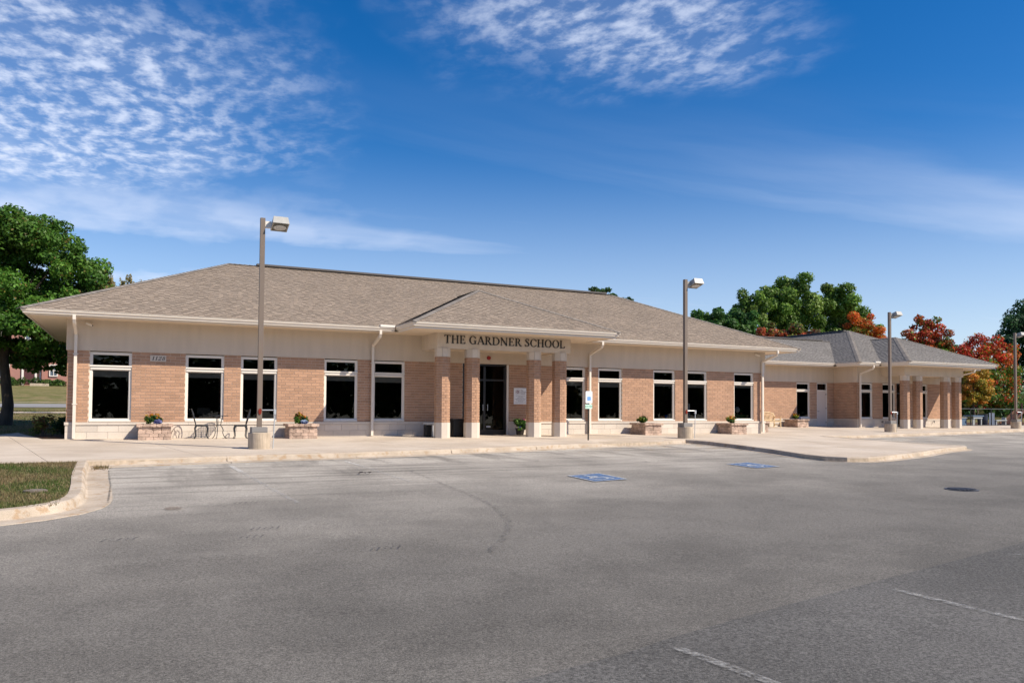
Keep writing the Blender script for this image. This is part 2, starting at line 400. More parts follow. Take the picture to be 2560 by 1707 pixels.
# ---- sidewalk slabs
side_root = bpy.data.objects.new('sidewalk', None); C.objects.link(side_root); side_root['kind'] = 'structure'
SW = [(-40, -13.0), (-14, -9.9), (-1.16, -8.42), (.93, -8.15), (2.87, -7.8), (5.44, -7.6), (6.6, -7.35), (10.32, -6.6), (13.4, -5.75), (16.4, -5.2), (19.1, -4.45), (28.5, -2.55), (34.12, -1.05), (39.81, .08), (51.67, 2.4), (72, 6.1), (72, 7.5), (50.9, 7.5), (50.7, 6.1), (40.9, 6.1), (40.9, 7.98), (27.3, 7.98), (27.3, 0), (-1.95, 0), (-2.6, .15), (-3.3, 2.6), (-3.7, 4.1), (-4.3, 2.5), (-7, 1.8), (-40, 1.5)]
PEN = [(19.1, -4.45), (19.37, -4.9), (19.0, -7.3), (18.55, -9.5), (17.95, -11.5), (17.93, -12.25), (18.3, -12.7), (19.0, -12.83), (19.8, -12.68), (22.47, -11.8), (26.2, -10.15), (28.4, -9.45), (29.1, -8.9), (29.05, -8.0), (28.43, -7.0), (28.5, -2.55)]
def ramp_h(x, y):
    z = zg(x, y)
    # dropped kerb beside the accessible bays
    c = (16.3, -5.4); d = math.hypot((x - c[0]) / 1.5, (y - c[1]) / 1.3)
    return z - .105 * sm(1.35 - d)
def slabs(poly, cell, rot):
    bm = bmesh.new(); f = bm.faces.new([bm.verts.new((x, y, 0)) for x, y in poly])
    cs, sn = math.cos(rot), math.sin(rot)
    for ax in (0, 1):
        nrm = Vector((cs, sn, 0)) if ax == 0 else Vector((-sn, cs, 0))
        d = [nrm.x * a + nrm.y * b for a, b in poly]; k = math.floor(min(d) / cell)
        while k * cell < max(d):
            bmesh.ops.bisect_plane(bm, geom=bm.verts[:] + bm.edges[:] + bm.faces[:], plane_co=nrm * (k * cell), plane_no=nrm); k += 1
    out = []
    for f in bm.faces: out.append([(v.co.x, v.co.y) for v in f.verts])
    bm.free(); return out
def area(p): return abs(sum(p[i][0] * p[(i + 1) % len(p)][1] - p[(i + 1) % len(p)][0] * p[i][1] for i in range(len(p)))) / 2
rest = MB()
def add_slabs(poly, cell, rot):
    for p in slabs(poly, cell, rot):
        if sum(p[i][0] * p[(i + 1) % len(p)][1] - p[(i + 1) % len(p)][0] * p[i][1] for i in range(len(p))) < 0: p = p[::-1]
        bm = bmesh.new(); vs = [bm.verts.new((x, y, 0)) for x, y in p]; f = bm.faces.new(vs)
        a = area(p)
        # fine grid inside each slab so that it follows the fall of the ground
        for ax in (0, 1):
            lo = min(q[ax] for q in p); hi = max(q[ax] for q in p); k = lo + .75
            while k < hi:
                co = Vector((k, 0, 0)) if ax == 0 else Vector((0, k, 0)); no = Vector((1, 0, 0)) if ax == 0 else Vector((0, 1, 0))
                bmesh.ops.bisect_plane(bm, geom=bm.verts[:] + bm.edges[:] + bm.faces[:], plane_co=co, plane_no=no); k += .75
        cx = sum(q[0] for q in p) / len(p); cy = sum(q[1] for q in p) / len(p); tilt = R.uniform(-.001, .001)
        be = [e for e in bm.edges if len(e.link_faces) == 1]; bv = {v for e in be for v in e.verts}
        for v in bm.verts: v.co.z = ramp_h(v.co.x, v.co.y) + tilt
        for v in bv:
            d = Vector((cx - v.co.x, cy - v.co.y, 0)); L_ = d.length
            if L_ > .05: v.co += d / L_ * .007
        r = bmesh.ops.extrude_edge_only(bm, edges=be)
        for v in r['geom']:
            if isinstance(v, bmesh.types.BMVert): v.co.z -= .12
        bmesh.ops.recalc_face_normals(bm, faces=bm.faces[:])
        me = bpy.data.meshes.new('slab'); bm.to_mesh(me); bm.free(); me.materials.append(SIDE)
        if a < .6:
            n = len(rest.V); rest.V += [tuple(v.co) for v in me.vertices]
            for q in me.polygons: rest.F.append(tuple(n + i for i in q.vertices)); rest.T.append(.5)
        else:
            o = bpy.data.objects.new('slab', me); C.objects.link(o); o.parent = side_root
add_slabs(SW, 3.3, math.radians(11)); add_slabs(PEN, 3.3, math.radians(11))
rest.build('slab_offcut', SIDE, side_root, tone=False)
bed = poly_obj('slab_bed', SW, CONC, -.03, 3, side_root, thick=.35); bed2 = poly_obj('slab_bed', PEN, CONC, -.03, 3, side_root, thick=.35)
# ---- kerbs
def kerb(poly, side=1, wid=.17, pan=.42, seg=3.05, low=None, hf=zg, root=None, pan_on=True):
    P = [Vector((x, y, 0)) for x, y in poly]
    # resample
    pts = [P[0]]
    for a, b in zip(P, P[1:]):
        n = max(1, int((b - a).length / .35))
        for i in range(1, n + 1): pts.append(a.lerp(b, i / n))
    for _ in range(3):
        pts = [pts[0]] + [(pts[i - 1] + pts[i] * 2 + pts[i + 1]) / 4 for i in range(1, len(pts) - 1)] + [pts[-1]]
    nr = []
    for i in range(len(pts)):
        d = (pts[min(i + 1, len(pts) - 1)] - pts[max(i - 1, 0)]).normalized(); nr.append(Vector((d.y, -d.x, 0)) * side)
    prof = [(-wid, -.12), (-wid, .002), (-.035, .004), (-.008, -.012), (.012, -.045), (.03, -.112)]
    if pan_on: prof += [(.06, -.124), (pan, -.120), (pan + .01, -.2)]
    else: prof += [(.035, -.25)]
    acc = 0; start = 0; i = 0
    while i < len(pts) - 1:
        acc += (pts[i + 1] - pts[i]).length; i += 1
        if acc >= seg or i == len(pts) - 1:
            m = MB(); nn = len(prof); rng = list(range(start, i + 1))
            for q in rng:
                sh = 0
                if q == rng[0]: sh = .012
                if q == rng[-1]: sh = -.012
                dd = Vector((-nr[q].y, nr[q].x, 0)) * side
                lo = low(pts[q].x, pts[q].y) if low else 0
                for (d, z) in prof:
                    p = pts[q] + nr[q] * d + dd * sh
                    zz = z if z < -.1 else z - lo
                    m.V.append((p.x, p.y, hf(p.x, p.y) + max(zz, -.126 if z > -.13 else -9)))
            for a in range(len(rng) - 1):
                for b in range(nn - 1):
                    f = (a * nn + b, a * nn + b + 1, (a + 1) * nn + b + 1, (a + 1) * nn + b)
                    m.F.append(f if side > 0 else f[::-1]); m.T.append(.5)
            m.F.append(tuple(range(nn))); m.F.append(tuple((len(rng) - 1) * nn + k for k in reversed(range(nn)))); m.T += [.5, .5]
            o = m.build('kerb_segment', KERB, root, tone=False); start = i; acc = 0
kr = bpy.data.objects.new('kerb', None); C.objects.link(kr); kr['kind'] = 'structure'
def lowf(x, y): return .112 * sm(1.5 - abs(x - 16.25) / 1.3)
kerb([(-.96, -8.35), (.93, -8.15), (2.87, -7.8), (5.44, -7.6), (6.6, -7.35), (10.32, -6.6), (13.4, -5.75), (16.4, -5.2), (19.1, -4.45)], 1, low=lowf, root=kr)
kerb([(19.1, -4.45), (19.37, -4.9), (19.0, -7.3), (18.55, -9.5), (17.95, -11.5), (17.93, -12.25), (18.3, -12.7), (19.0, -12.83), (19.8, -12.68), (22.47, -11.8), (26.2, -10.15), (28.4, -9.45), (29.1, -8.9), (29.05, -8.0), (28.5, -7.0), (28.5, -2.6)], 1, pan=.25, root=kr)
kerb([(28.5, -2.55), (34.12, -1.05), (39.81, .08), (51.67, 2.4), (72, 6.1)], 1, root=kr)
# left lawn island with its kerb
isl = poly_obj('lawn_island', [(-14, -9.9), (-1.12, -8.42), (-.96, -12.59), (-.9, -14.7), (-1.03, -15.4), (-1.35, -15.85), (-2.2, -16.2), (-12, -18.2), (-14, -18.6)], GRASS, -.02, 1); isl['kind'] = 'structure'
kerb([(-.93, -8.35), (-.86, -11.4), (-.74, -13.4), (-.69, -14.9), (-.80, -15.75), (-1.2, -16.2), (-2.2, -16.5), (-12, -18.6), (-30, -22.5)], -1, wid=.2, root=kr)
# worn paint: stall lines, accessible bays, marks
def sheet(name, poly, mt, dz=-.121, root=None):
    o = poly_obj(name, poly, mt, dz, 1.0, root); return o
pr = bpy.data.objects.new('pavement_marking', None); C.objects.link(pr); pr['kind'] = 'structure'
def line(a, b, wd, mt, name='stall_line', dz=-.121):
    a = Vector((*a, 0)); b = Vector((*b, 0)); d = (b - a).normalized(); n = Vector((-d.y, d.x, 0)) * wd / 2
    return sheet(name, [tuple((a + n)[:2]), tuple((b + n)[:2]), tuple((b - n)[:2]), tuple((a - n)[:2])], mt, dz, pr)
line((2.05, -9.2), (2.12, -10.7), .11, PWHITE); line((2.12, -10.7), (2.37, -15.9), .09, PWHITE2)
line((4.86, -8.75), (4.92, -9.9), .10, PWHITE); line((4.92, -9.9), (5.0, -13.6), .09, PWHITE2)
line((3.5, -24.05), (3.9, -26.5), .09, PWHITE3, dz=-.115); line((6.46, -23.48), (6.7, -26.0), .09, PWHITE3, dz=-.115); line((9.3, -22.85), (9.6, -25.5), .09, PWHITE2, dz=-.115)
for dx, dy in ((0, 0), (5.62, 1.3)):
    A, B, D, E_ = [Vector((x + dx, y + dy, 0)) for x, y in ((8.6, -13.61), (9.57, -13.38), (9.51, -14.63), (8.56, -14.8))]
    def bl(u, v): p = A.lerp(B, u).lerp(E_.lerp(D, u), v); return (p.x, p.y)
    q = sheet('accessible_symbol', [bl(0, 0), bl(1, 0), bl(1, 1), bl(0, 1)], PBLUE, -.118, pr)
    def bar(pts, name='symbol_stroke', mt=PSYM): sheet(name, [bl(*p) for p in pts], mt, -.112, q)
    for a in ((0, 0, 1, .035), (0, .965, 1, 1), (0, 0, .04, 1), (.96, 0, 1, 1)): bar([(a[0], a[1]), (a[2], a[1]), (a[2], a[3]), (a[0], a[3])])
    n_ = 20
    for k in range(n_ - 5):
        a0 = math.radians(60 + 18 * k); a1 = math.radians(60 + 18 * (k + 1)); cx, cy_, r0, r1 = .46, .62, .19, .25
        bar([(cx + r0 * math.cos(a0), cy_ - r0 * math.sin(a0) * .8), (cx + r1 * math.cos(a0), cy_ - r1 * math.sin(a0) * .8), (cx + r1 * math.cos(a1), cy_ - r1 * math.sin(a1) * .8), (cx + r0 * math.cos(a1), cy_ - r0 * math.sin(a1) * .8)])
    bar([(.36, .26), (.43, .26), (.47, .56), (.40, .56)]); bar([(.41, .50), (.68, .50), (.68, .56), (.41, .56)]); bar([(.62, .52), (.69, .50), (.80, .78), (.73, .80)])
    bar([(.40, .36), (.60, .36), (.60, .41), (.40, .41)]); bar([(.35 + .0, .14), (.44, .14), (.44, .23), (.35, .23)])
arc = [(5.69, -11.25), (5.55, -13.15), (5.38, -15.19), (5.29, -16.42), (5.11, -17.52), (4.75, -18.67), (4.42, -19.35), (4.01, -20.01), (3.59, -20.55)]
for a, b in zip(arc, arc[1:]): line(a, b, .09, TAR2, 'tyre_arc', -.112)
for cx, cy_, k in ((-.12, -18.31, 5), (1.63, -15.63, 5), (1.56, -18.11, 5), (1.36, -18.66, 4), (2.63, -19.89, 5)):
    for i in range(k): line((cx - .2 + i * .08, cy_ - .06), (cx - .14 + i * .08, cy_ + .08), .025, TAR, 'scuff_mark', -.11)
for pts in (((-1.0, -9.6), (3, -8.9)), ):
    pass
sheet('rust_stain', [(.55 + .13 * math.cos(a), -15.9 + .16 * math.sin(a)) for a in [k * .6 for k in range(10)]], STAIN, -.112, pr)
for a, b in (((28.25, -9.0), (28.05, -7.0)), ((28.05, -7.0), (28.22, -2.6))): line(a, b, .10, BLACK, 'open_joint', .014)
line((22.29, -8.55), (21.3, -11.6), .035, TAR, 'open_joint', .008); line((25.5, -3.4), (22.3, -8.5), .03, TAR, 'open_joint', .008)
for i in range(16):
    ox, oy = R.uniform(2.3, 16), 0; oy = -9.4 + .225 * (ox - 2) - R.uniform(.6, 4.2); rr = R.uniform(.06, .22)
    sheet('oil_spot', [(ox + rr * R.uniform(.6, 1.1) * math.cos(q * .63), oy + rr * R.uniform(.6, 1.1) * 1.3 * math.sin(q * .63)) for q in range(10)], TAR2, -.114 + i * .0002, pr)
for a, b in (((-.47, -9.7), (-.36, -12.6)), ((-.36, -12.6), (-.34, -14.9)), ((-.86, -8.45), (-.55, -9.6))): line(a, b, .03, TAR, 'open_joint', -.116)
leafm = MB()
for i in range(7):
    a = R.random() * 6; x = 4.5 + R.uniform(-.12, .12); y = -11.98 + R.uniform(-.06, .06); z = zg(x, y) - .10
    leafm.quad([(x, y, z), (x + .07 * math.cos(a), y + .07 * math.sin(a), z + .02), (x + .05, y + .06, z + .03), (x - .03, y + .05, z + .01)])
tag(leafm.build('dead_leaf_clump', mat('dead_leaf', (.03, .02, .015)), tone=False), 'small dark clump of dead leaves lying on the asphalt', 'leaves')
# storm drain
dr = thing('storm_drain', (15.05, -18.32, zg(15, -18.3) - .13), 'round dark iron storm drain grate set in the parking lot', 'drain')
m = MB(); m.lathe([(.31, .0), (.31, .010), (.26, .012)], 15.05, -18.32, 28); 
for v in range(len(m.V)): m.V[v] = (m.V[v][0], m.V[v][1], m.V[v][2] + zg(m.V[v][0], m.V[v][1]) - .128)
m.build('drain_rim', mat('worn_iron', (.05, .052, .062), .6), dr, tone=False)
for i in range(-4, 5):
    h = math.sqrt(max(.004, .25 ** 2 - (i * .056) ** 2)); b_ = MB(); z = zg(15.05, -18.3) - .108
    b_.box(15.05 + i * .056 - .016, 15.05 + i * .056 + .016, -18.32 - h, -18.32 + h, z - .01, z + .006); b_.build('grate_bar', MATS['worn_iron'], dr, tone=False)
# utility cover in the island
m = MB(); m.lathe([(.17, -.02), (.17, .015), (.14, .022)], -1.4, -13.97, 20)
for i in range(len(m.V)): m.V[i] = (m.V[i][0], m.V[i][1], m.V[i][2] + zg(-1.4, -13.97) - .01)
tag(m.build('utility_cover', mat('dull_cover', (.17, .14, .11), .95, noise=(14, .3)), tone=False), 'round concrete utility cover sunk in the lawn island', 'utility cover')
# grass blades (nobody could count them)
def blades(name, n, region, hf, h=(.03, .08), wd=.008, parent=None, seed=1, tuft=None):
    rs = np.random.RandomState(seed); pts = []
    while len(pts) < n:
        x, y = region(rs)
        if x is None: continue
        pts.append((x, y, hf(x, y)))
    P = np.array(pts); n = len(P); a = rs.rand(n) * 6.283; hh = rs.uniform(*h, n); lean = rs.uniform(.0, .6, n) * hh; b_ = rs.rand(n) * 6.283
    V = np.zeros((n, 3, 3)); V[:, 0] = P; V[:, 1] = P; V[:, 2] = P
    V[:, 0, 0] -= np.cos(a) * wd; V[:, 0, 1] -= np.sin(a) * wd; V[:, 1, 0] += np.cos(a) * wd; V[:, 1, 1] += np.sin(a) * wd
    V[:, 2, 0] += np.cos(b_) * lean; V[:, 2, 1] += np.sin(b_) * lean; V[:, 2, 2] += hh
    dry = np.clip(.85 + .9 * np.sin(P[:, 0] * 2.1 + np.sin(P[:, 1] * 1.3) * 1.5) * np.sin(P[:, 1] * .9 + 1) + rs.randn(n) * .35, 0, 1)
    ca = np.array([.065, .115, .02]); cb = np.array([.24, .175, .09]); col = ca * (1 - dry[:, None]) + cb * dry[:, None]; col *= rs.uniform(.6, 1.4, (n, 1))
    return tri_mesh(name, V, col, 3, parent)
def tri_mesh(name, V, col, k, parent=None, mt=None):
    n = len(V); me = bpy.data.meshes.new(name); me.vertices.add(n * k); me.vertices.foreach_set('co', V.reshape(-1).astype('f'))
    me.loops.add(n * k); me.loops.foreach_set('vertex_index', np.arange(n * k, dtype='i')); me.polygons.add(n)
    me.polygons.foreach_set('loop_start', np.arange(0, n * k, k, dtype='i')); me.polygons.foreach_set('loop_total', np.full(n, k, 'i'))
    a = me.attributes.new('col', 'FLOAT_COLOR', 'FACE'); c4 = np.ones((n, 4), 'f'); c4[:, :3] = col; a.data.foreach_set('color', c4.reshape(-1))
    me.update(calc_edges=True); me.materials.append(mt or LEAF); o = bpy.data.objects.new(name, me)
    link(o, parent, parent.get('_w') if parent is not None else None); return o
def reg_isl(rs):
    y = rs.uniform(-16.6, -8.5); x = rs.uniform(-7, -.95)
    if y < -15.3 and y < -15.3 - (x + 1.05) * .35 * -1 - .55 and x > -2: return None, None
    if y < -16.1 + (x + 2.2) * .2: return None, None
    if x > -1.05 - (.0 if y > -12 else 0) + (-.9 - -1.05) * 0 and y > -9: pass
    if x > (-1.12 + (-8.4 - y) * .035): return None, None
    return x, y
gr = blades('grass', 42000, reg_isl, lambda x, y: zg(x, y) - .02, (.02, .055), .007); gr['kind'] = 'stuff'
def reg_lawn(rs):
    y = 0.4 + rs.rand() ** 1.6 * 28; x = rs.uniform(-13, -2.0)
    if y < 4.2 and x < -2.6 and y < 1.6 + 2.6 * math.exp(-((x + 3.7) / .5) ** 2): return None, None
    if x > -2.0: return None, None
    return x, y
gr2 = blades('lawn_grass', 30000, reg_lawn, Hg, (.03, .08), .014, seed=3); gr2['kind'] = 'stuff'
wd = blades('joint_weeds', 260, lambda rs: (-.70 + rs.randn() * .05 + (0 if rs.rand() < .5 else .12), -9.1 + rs.randn() * .18), lambda x, y: zg(x, y) - .13, (.03, .09), .008, seed=5); wd['kind'] = 'stuff'
# ------------------------------------------------------------------ the school building
ZL, ZS, ZO, ZG = .532, 2.84, 3.843, 3.99
XL, XR, EV, RD = -1.95, 27.35, 1.186, 5.34
SLOPE = (6.94 - 3.99) / (RD + EV)
BX0, BX1, BP, ZB, PE, ZP = 9.94, 15.57, 1.72, 3.262, 1.426, 4.03
YA, YC, XC = 7.95, 6.1, 40.9      # rear wing: recessed wall, forward wall and its corner
DX, DY = 33.1, 6.1                # second portico = first one moved by this
school = thing('school_building', (XL, 0, 0), 'long single storey brick school with hipped grey shingle roof and columned entries', 'building')
CAMP = Vector((0, -28.57, 1.1))
def wall_mesh(name, O, U, L, z0, z1, th, openings, mt, parent=school, N_=None):
    """box wall along unit dir U from O, outside face through O, going inwards; openings (u0,u1,z0,z1)"""
    O = Vector(O); U = Vector(U); IN = Vector((-U.y, U.x, 0)); m = MB()
    us = sorted({0, L} | {o[0] for o in openings} | {o[1] for o in openings}); zs = sorted({z0, z1} | {max(z0, o[2]) for o in openings} | {min(z1, o[3]) for o in openings})
    for a, b in zip(us, us[1:]):
        for c, d in zip(zs, zs[1:]):
            um, zm = (a + b) / 2, (c + d) / 2
            if any(o[0] < um < o[1] and o[2] < zm < o[3] for o in openings): continue
            P = [O + U * a, O + U * b, O + U * b + IN * th, O + U * a + IN * th]
            m.hexa([(p.x, p.y, c) for p in P] + [(p.x, p.y, d) for p in P])
    return m.build(name, mt, parent, tone=False)
BR_L, BR_H = .302, .1003
full_bricks = []; cut = MB()
def bricks(O, U, L, z0, z1, openings, proud=.008, parent=None, sink=None, bl=BR_L, full=True, seedoff=0):
    O = Vector(O); U = Vector(U); IN = Vector((-U.y, U.x, 0)); nrow = round((z1 - z0) / BR_H); h = (z1 - z0) / nrow; sink = sink or cut
    for r in range(nrow):
        za, zb = z0 + r * h + .007, z0 + (r + 1) * h - .007; zm = (za + zb) / 2
        spans = [(0, L)]
        for o in openings:
            if o[2] < zm < o[3]:
                ns = []
                for a, b in spans:
                    if o[1] <= a or o[0] >= b: ns.append((a, b)); continue
                    if a < o[0]: ns.append((a, o[0]))
                    if o[1] < b: ns.append((o[1], b))
                spans = ns
        off = (bl / 2 if r % 2 else 0) + seedoff
        for a, b in spans:
            k = math.floor((a - off) / bl) - 1
            while off + k * bl < b:
                u0, u1 = max(a, off + k * bl) + .006, min(b, off + (k + 1) * bl) - .006; k += 1
                if u1 - u0 < .015: continue
                if full and abs((u1 - u0) - (bl - .012)) < 1e-4:
                    full_bricks.append((O + U * u0 - IN * proud, U, zb - za, za, math.atan2(U.y, U.x)))
                else:
                    A, B = O + U * u0 - IN * proud, O + U * u1 - IN * proud; Ai, Bi = A + IN * proud * 1.6, B + IN * proud * 1.6
                    sink.hexa([(A.x, A.y, za), (B.x, B.y, za), (Bi.x, Bi.y, za), (Ai.x, Ai.y, za), (A.x, A.y, zb), (B.x, B.y, zb), (Bi.x, Bi.y, zb), (Ai.x, Ai.y, zb)], R.random(), skip=(3 + 1,))
block_meshes = {}
def unit_block(mt, key, t, bv=.04):
    k = (key, round(t, 2))
    if k not in block_meshes:
        bm = bmesh.new(); bmesh.ops.create_cube(bm, size=1)
        for v in bm.verts: v.co += Vector((.5, .5, .5))
        me = bpy.data.meshes.new(key); bm.to_mesh(me); bm.free(); a = me.attributes.new('tone', 'FLOAT', 'FACE'); a.data.foreach_set('value', [t] * len(me.polygons))
        me.materials.append(mt); block_meshes[k] = me
    return block_meshes[k]
def blocks(O, U, L, parent=school, z0=0, proud=.03, skipu=()):
    O = Vector(O); U = Vector(U); IN = Vector((-U.y, U.x, 0)); ang = math.atan2(U.y, U.x)
    for r in range(2):
        h = .219; za = z0 + r * h; u = -(.305 if r else 0)
        while u < L:
            a, b = max(0, u) + .003, min(L, u + .61) - .003; u += .61
            if b - a < .03: continue
            if any(s0 < (a + b) / 2 < s1 for s0, s1 in skipu): continue
            P = O + U * a - IN * proud; zlo = za - (.30 if r == 0 else -.003)
            M = Matrix.Translation((P.x, P.y, zlo)) @ Matrix.Rotation(ang, 4, 'Z') @ Matrix.Diagonal((b - a, .05, za + h - .003 - zlo, 1))
            inst('limestone_block', unit_block(LIME, 'limestone_block', round(R.random(), 1)), M, parent)
def ledge(O, U, L, parent=school, skipu=(), ret=0):
    O = Vector(O); U = Vector(U); IN = Vector((-U.y, U.x, 0)); ang = math.atan2(U.y, U.x); u = 0
    while u < L:
        a, b = u + .002, min(L, u + 1.22) - .002; u += 1.22
        if any(s0 < (a + b) / 2 < s1 for s0, s1 in skipu): continue
        P = O + U * a - IN * .055
        M = Matrix.Translation((P.x, P.y, .444)) @ Matrix.Rotation(ang, 4, 'Z') @ Matrix.Diagonal((b - a, .075, ZL - .444, 1))
        inst('ledge_stone', unit_block(LIME, 'ledge_stone', round(R.random(), 1)), M, parent)
WZ0, WZ1 = .555, 2.81
main_w = [(-1.32, -.10), (1.54, 2.77), (3.32, 4.55), (6.22, 7.45), (8.04, 9.27), (16.08, 17.30), (17.95, 19.17), (20.84, 22.03), (22.64, 23.86), (25.48, 26.68)]
DOOR = (11.66, 13.68)
def win_op(ws, x0): return [(a - x0, b - x0, .30, WZ1 + .03) for a, b in ws]
mo = win_op(main_w, XL) + [(DOOR[0] - XL, DOOR[1] - XL, -.4, WZ1 + .03)]
# main front wall
wall_mesh('wall', (XL, .008, 0), (1, 0, 0), XR - XL, -.3, ZO + .12, .2, [(a, b, c if a > 13 and c < 0 else WZ0, d) for a, b, c, d in mo], MORTAR)
bricks((XL, 0.006, 0), (1, 0, 0), XR - XL, ZL, ZS, mo)
# end walls (left one shows at the corner)
wall_mesh('wall', (XL, RD * 2, 0), (0, -1, 0), RD * 2 - .01, -.3, ZO + .1, .2, [], MORTAR)
bricks((XL, RD * 2, 0), (0, -1, 0), RD * 2, ZL, ZS, [], full=False)
wall_mesh('wall', (XR, .01, 0), (0, 1, 0), RD * 2, -.3, ZO + .1, .2, [], MORTAR)
bricks((XR, 0, 0), (0, 1, 0), 8, ZL, ZS, [], full=False)
dsk = [(DOOR[0] - XL, DOOR[1] - XL)]
blocks((XL - .03, 0, 0), (1, 0, 0), DOOR[0] - XL + .03); blocks((DOOR[1], 0, 0), (1, 0, 0), XR - DOOR[1] + .03)
ledge((XL - .05, 0, 0), (1, 0, 0), DOOR[0] - XL + .05); ledge((DOOR[1], 0, 0), (1, 0, 0), XR + .05 - DOOR[1])
blocks((XL, RD * 2, 0), (0, -1, 0), RD * 2); ledge((XL, RD * 2, 0), (0, -1, 0), RD * 2); ledge((XR, .02, 0), (0, 1, 0), 7.9); blocks((XR, .02, 0), (0, 1, 0), 7.9)
# stucco band
def stucco(name, x0, x1, y, z0=ZS, z1=ZO + .01, d=.035, th=.06):
    m = MB(); m.box(x0, x1, y - d, y - d + th, z0, z1); return m.build(name, STUCCO, school, tone=False)
stucco('stucco_band', XL - .04, XR + .04, 0)
m = MB(); m.box(XL - .042, XL + .02, .028, RD * 2, ZS, ZO + .01); m.build('stucco_band', STUCCO, school, tone=False)
m = MB(); m.box(XR - .02, XR + .042, .028, RD * 2, ZS, ZO + .01); m.build('stucco_band', STUCCO, school, tone=False)
# rear wing walls
wa = [(37.66, 38.80)]; da = (39.42, 40.32); wc = [(41.12, 42.26), (43.20, 44.38), (46.80, 47.52)]; dc = (44.50, 45.62)
oa = win_op(wa, XR) + [(da[0] - XR, da[1] - XR, -.4, WZ1 + .03)]
wall_mesh('wall', (XR, YA + .008, 0), (1, 0, 0), XC + .1 - XR, -.3, ZO + .1, .2, [(a, b, c if c < 0 else WZ0, d) for a, b, c, d in oa], MORTAR)
bricks((XR, YA + .006, 0), (1, 0, 0), XC - XR, ZL, ZS, oa)
blocks((XR, YA, 0), (1, 0, 0), da[0] - XR); ledge((XR, YA, 0), (1, 0, 0), da[0] - XR); blocks((da[1], YA, 0), (1, 0, 0), XC - da[1]); ledge((da[1], YA, 0), (1, 0, 0), XC - da[1])
stucco('stucco_band', XR, XC, YA)
wall_mesh('wall', (XC, YA, 0), (0, -1, 0), YA - YC - .01, -.3, ZO + .1, .2, [], MORTAR); bricks((XC, YA, 0), (0, -1, 0), YA - YC, ZL, ZS, [], full=False)
blocks((XC, YA - .03, 0), (0, -1, 0), YA - YC); ledge((XC, YA - .06, 0), (0, -1, 0), YA - YC)
m = MB(); m.box(XC - .035, XC + .02, YC - .035, YA - .04, ZS, ZO + .01); m.build('stucco_band', STUCCO, school, tone=False)
CL = 50.7 - XC
oc = win_op(wc, XC) + [(dc[0] - XC, dc[1] - XC, -.4, WZ1 + .03)]
wall_mesh('wall', (XC, YC + .008, 0), (1, 0, 0), CL, -.3, ZO + .1, .2, [(a, b, c if c < 0 else WZ0, d) for a, b, c, d in oc], MORTAR)
bricks((XC, YC + .006, 0), (1, 0, 0), CL, ZL, ZS, oc)
blocks((XC - .03, YC, 0), (1, 0, 0), dc[0] - XC); ledge((XC - .05, YC, 0), (1, 0, 0), dc[0] - XC); blocks((dc[1], YC, 0), (1, 0, 0), 50.73 - dc[1]); ledge((dc[1], YC, 0), (1, 0, 0), 50.75 - dc[1])
stucco('stucco_band', XC + .025, 50.74, YC)
m = MB(); m.box(50.5, 50.7, YC + .01, 17, -.3, ZO + .1); m.build('wall', MORTAR, school, tone=False)
# individual bricks: the 300 nearest, the rest as one part
full_bricks.sort(key=lambda b: (b[0] - CAMP).length)
for O_, U_, h, za, ang in full_bricks[:300]:
    M = Matrix.Translation((O_.x, O_.y, za)) @ Matrix.Rotation(ang, 4, 'Z') @ Matrix.Diagonal((BR_L - .012, .012, h, 1))
    inst('brick', unit_block(BRICK, 'brick', round(R.random(), 1)), M, school)
for O_, U_, h, za, ang in full_bricks[300:]:
    IN = Vector((-U_.y, U_.x, 0)); B = O_ + U_ * (BR_L - .012); Ai, Bi = O_ + IN * .012, B + IN * .012; zb = za + h
    cut.hexa([(O_.x, O_.y, za), (B.x, B.y, za), (Bi.x, Bi.y, za), (Ai.x, Ai.y, za), (O_.x, O_.y, zb), (B.x, B.y, zb), (Bi.x, Bi.y, zb), (Ai.x, Ai.y, zb)], R.random(), skip=(4,))
tag(cut.build('brickwork', BRICK, school), kind='stuff')
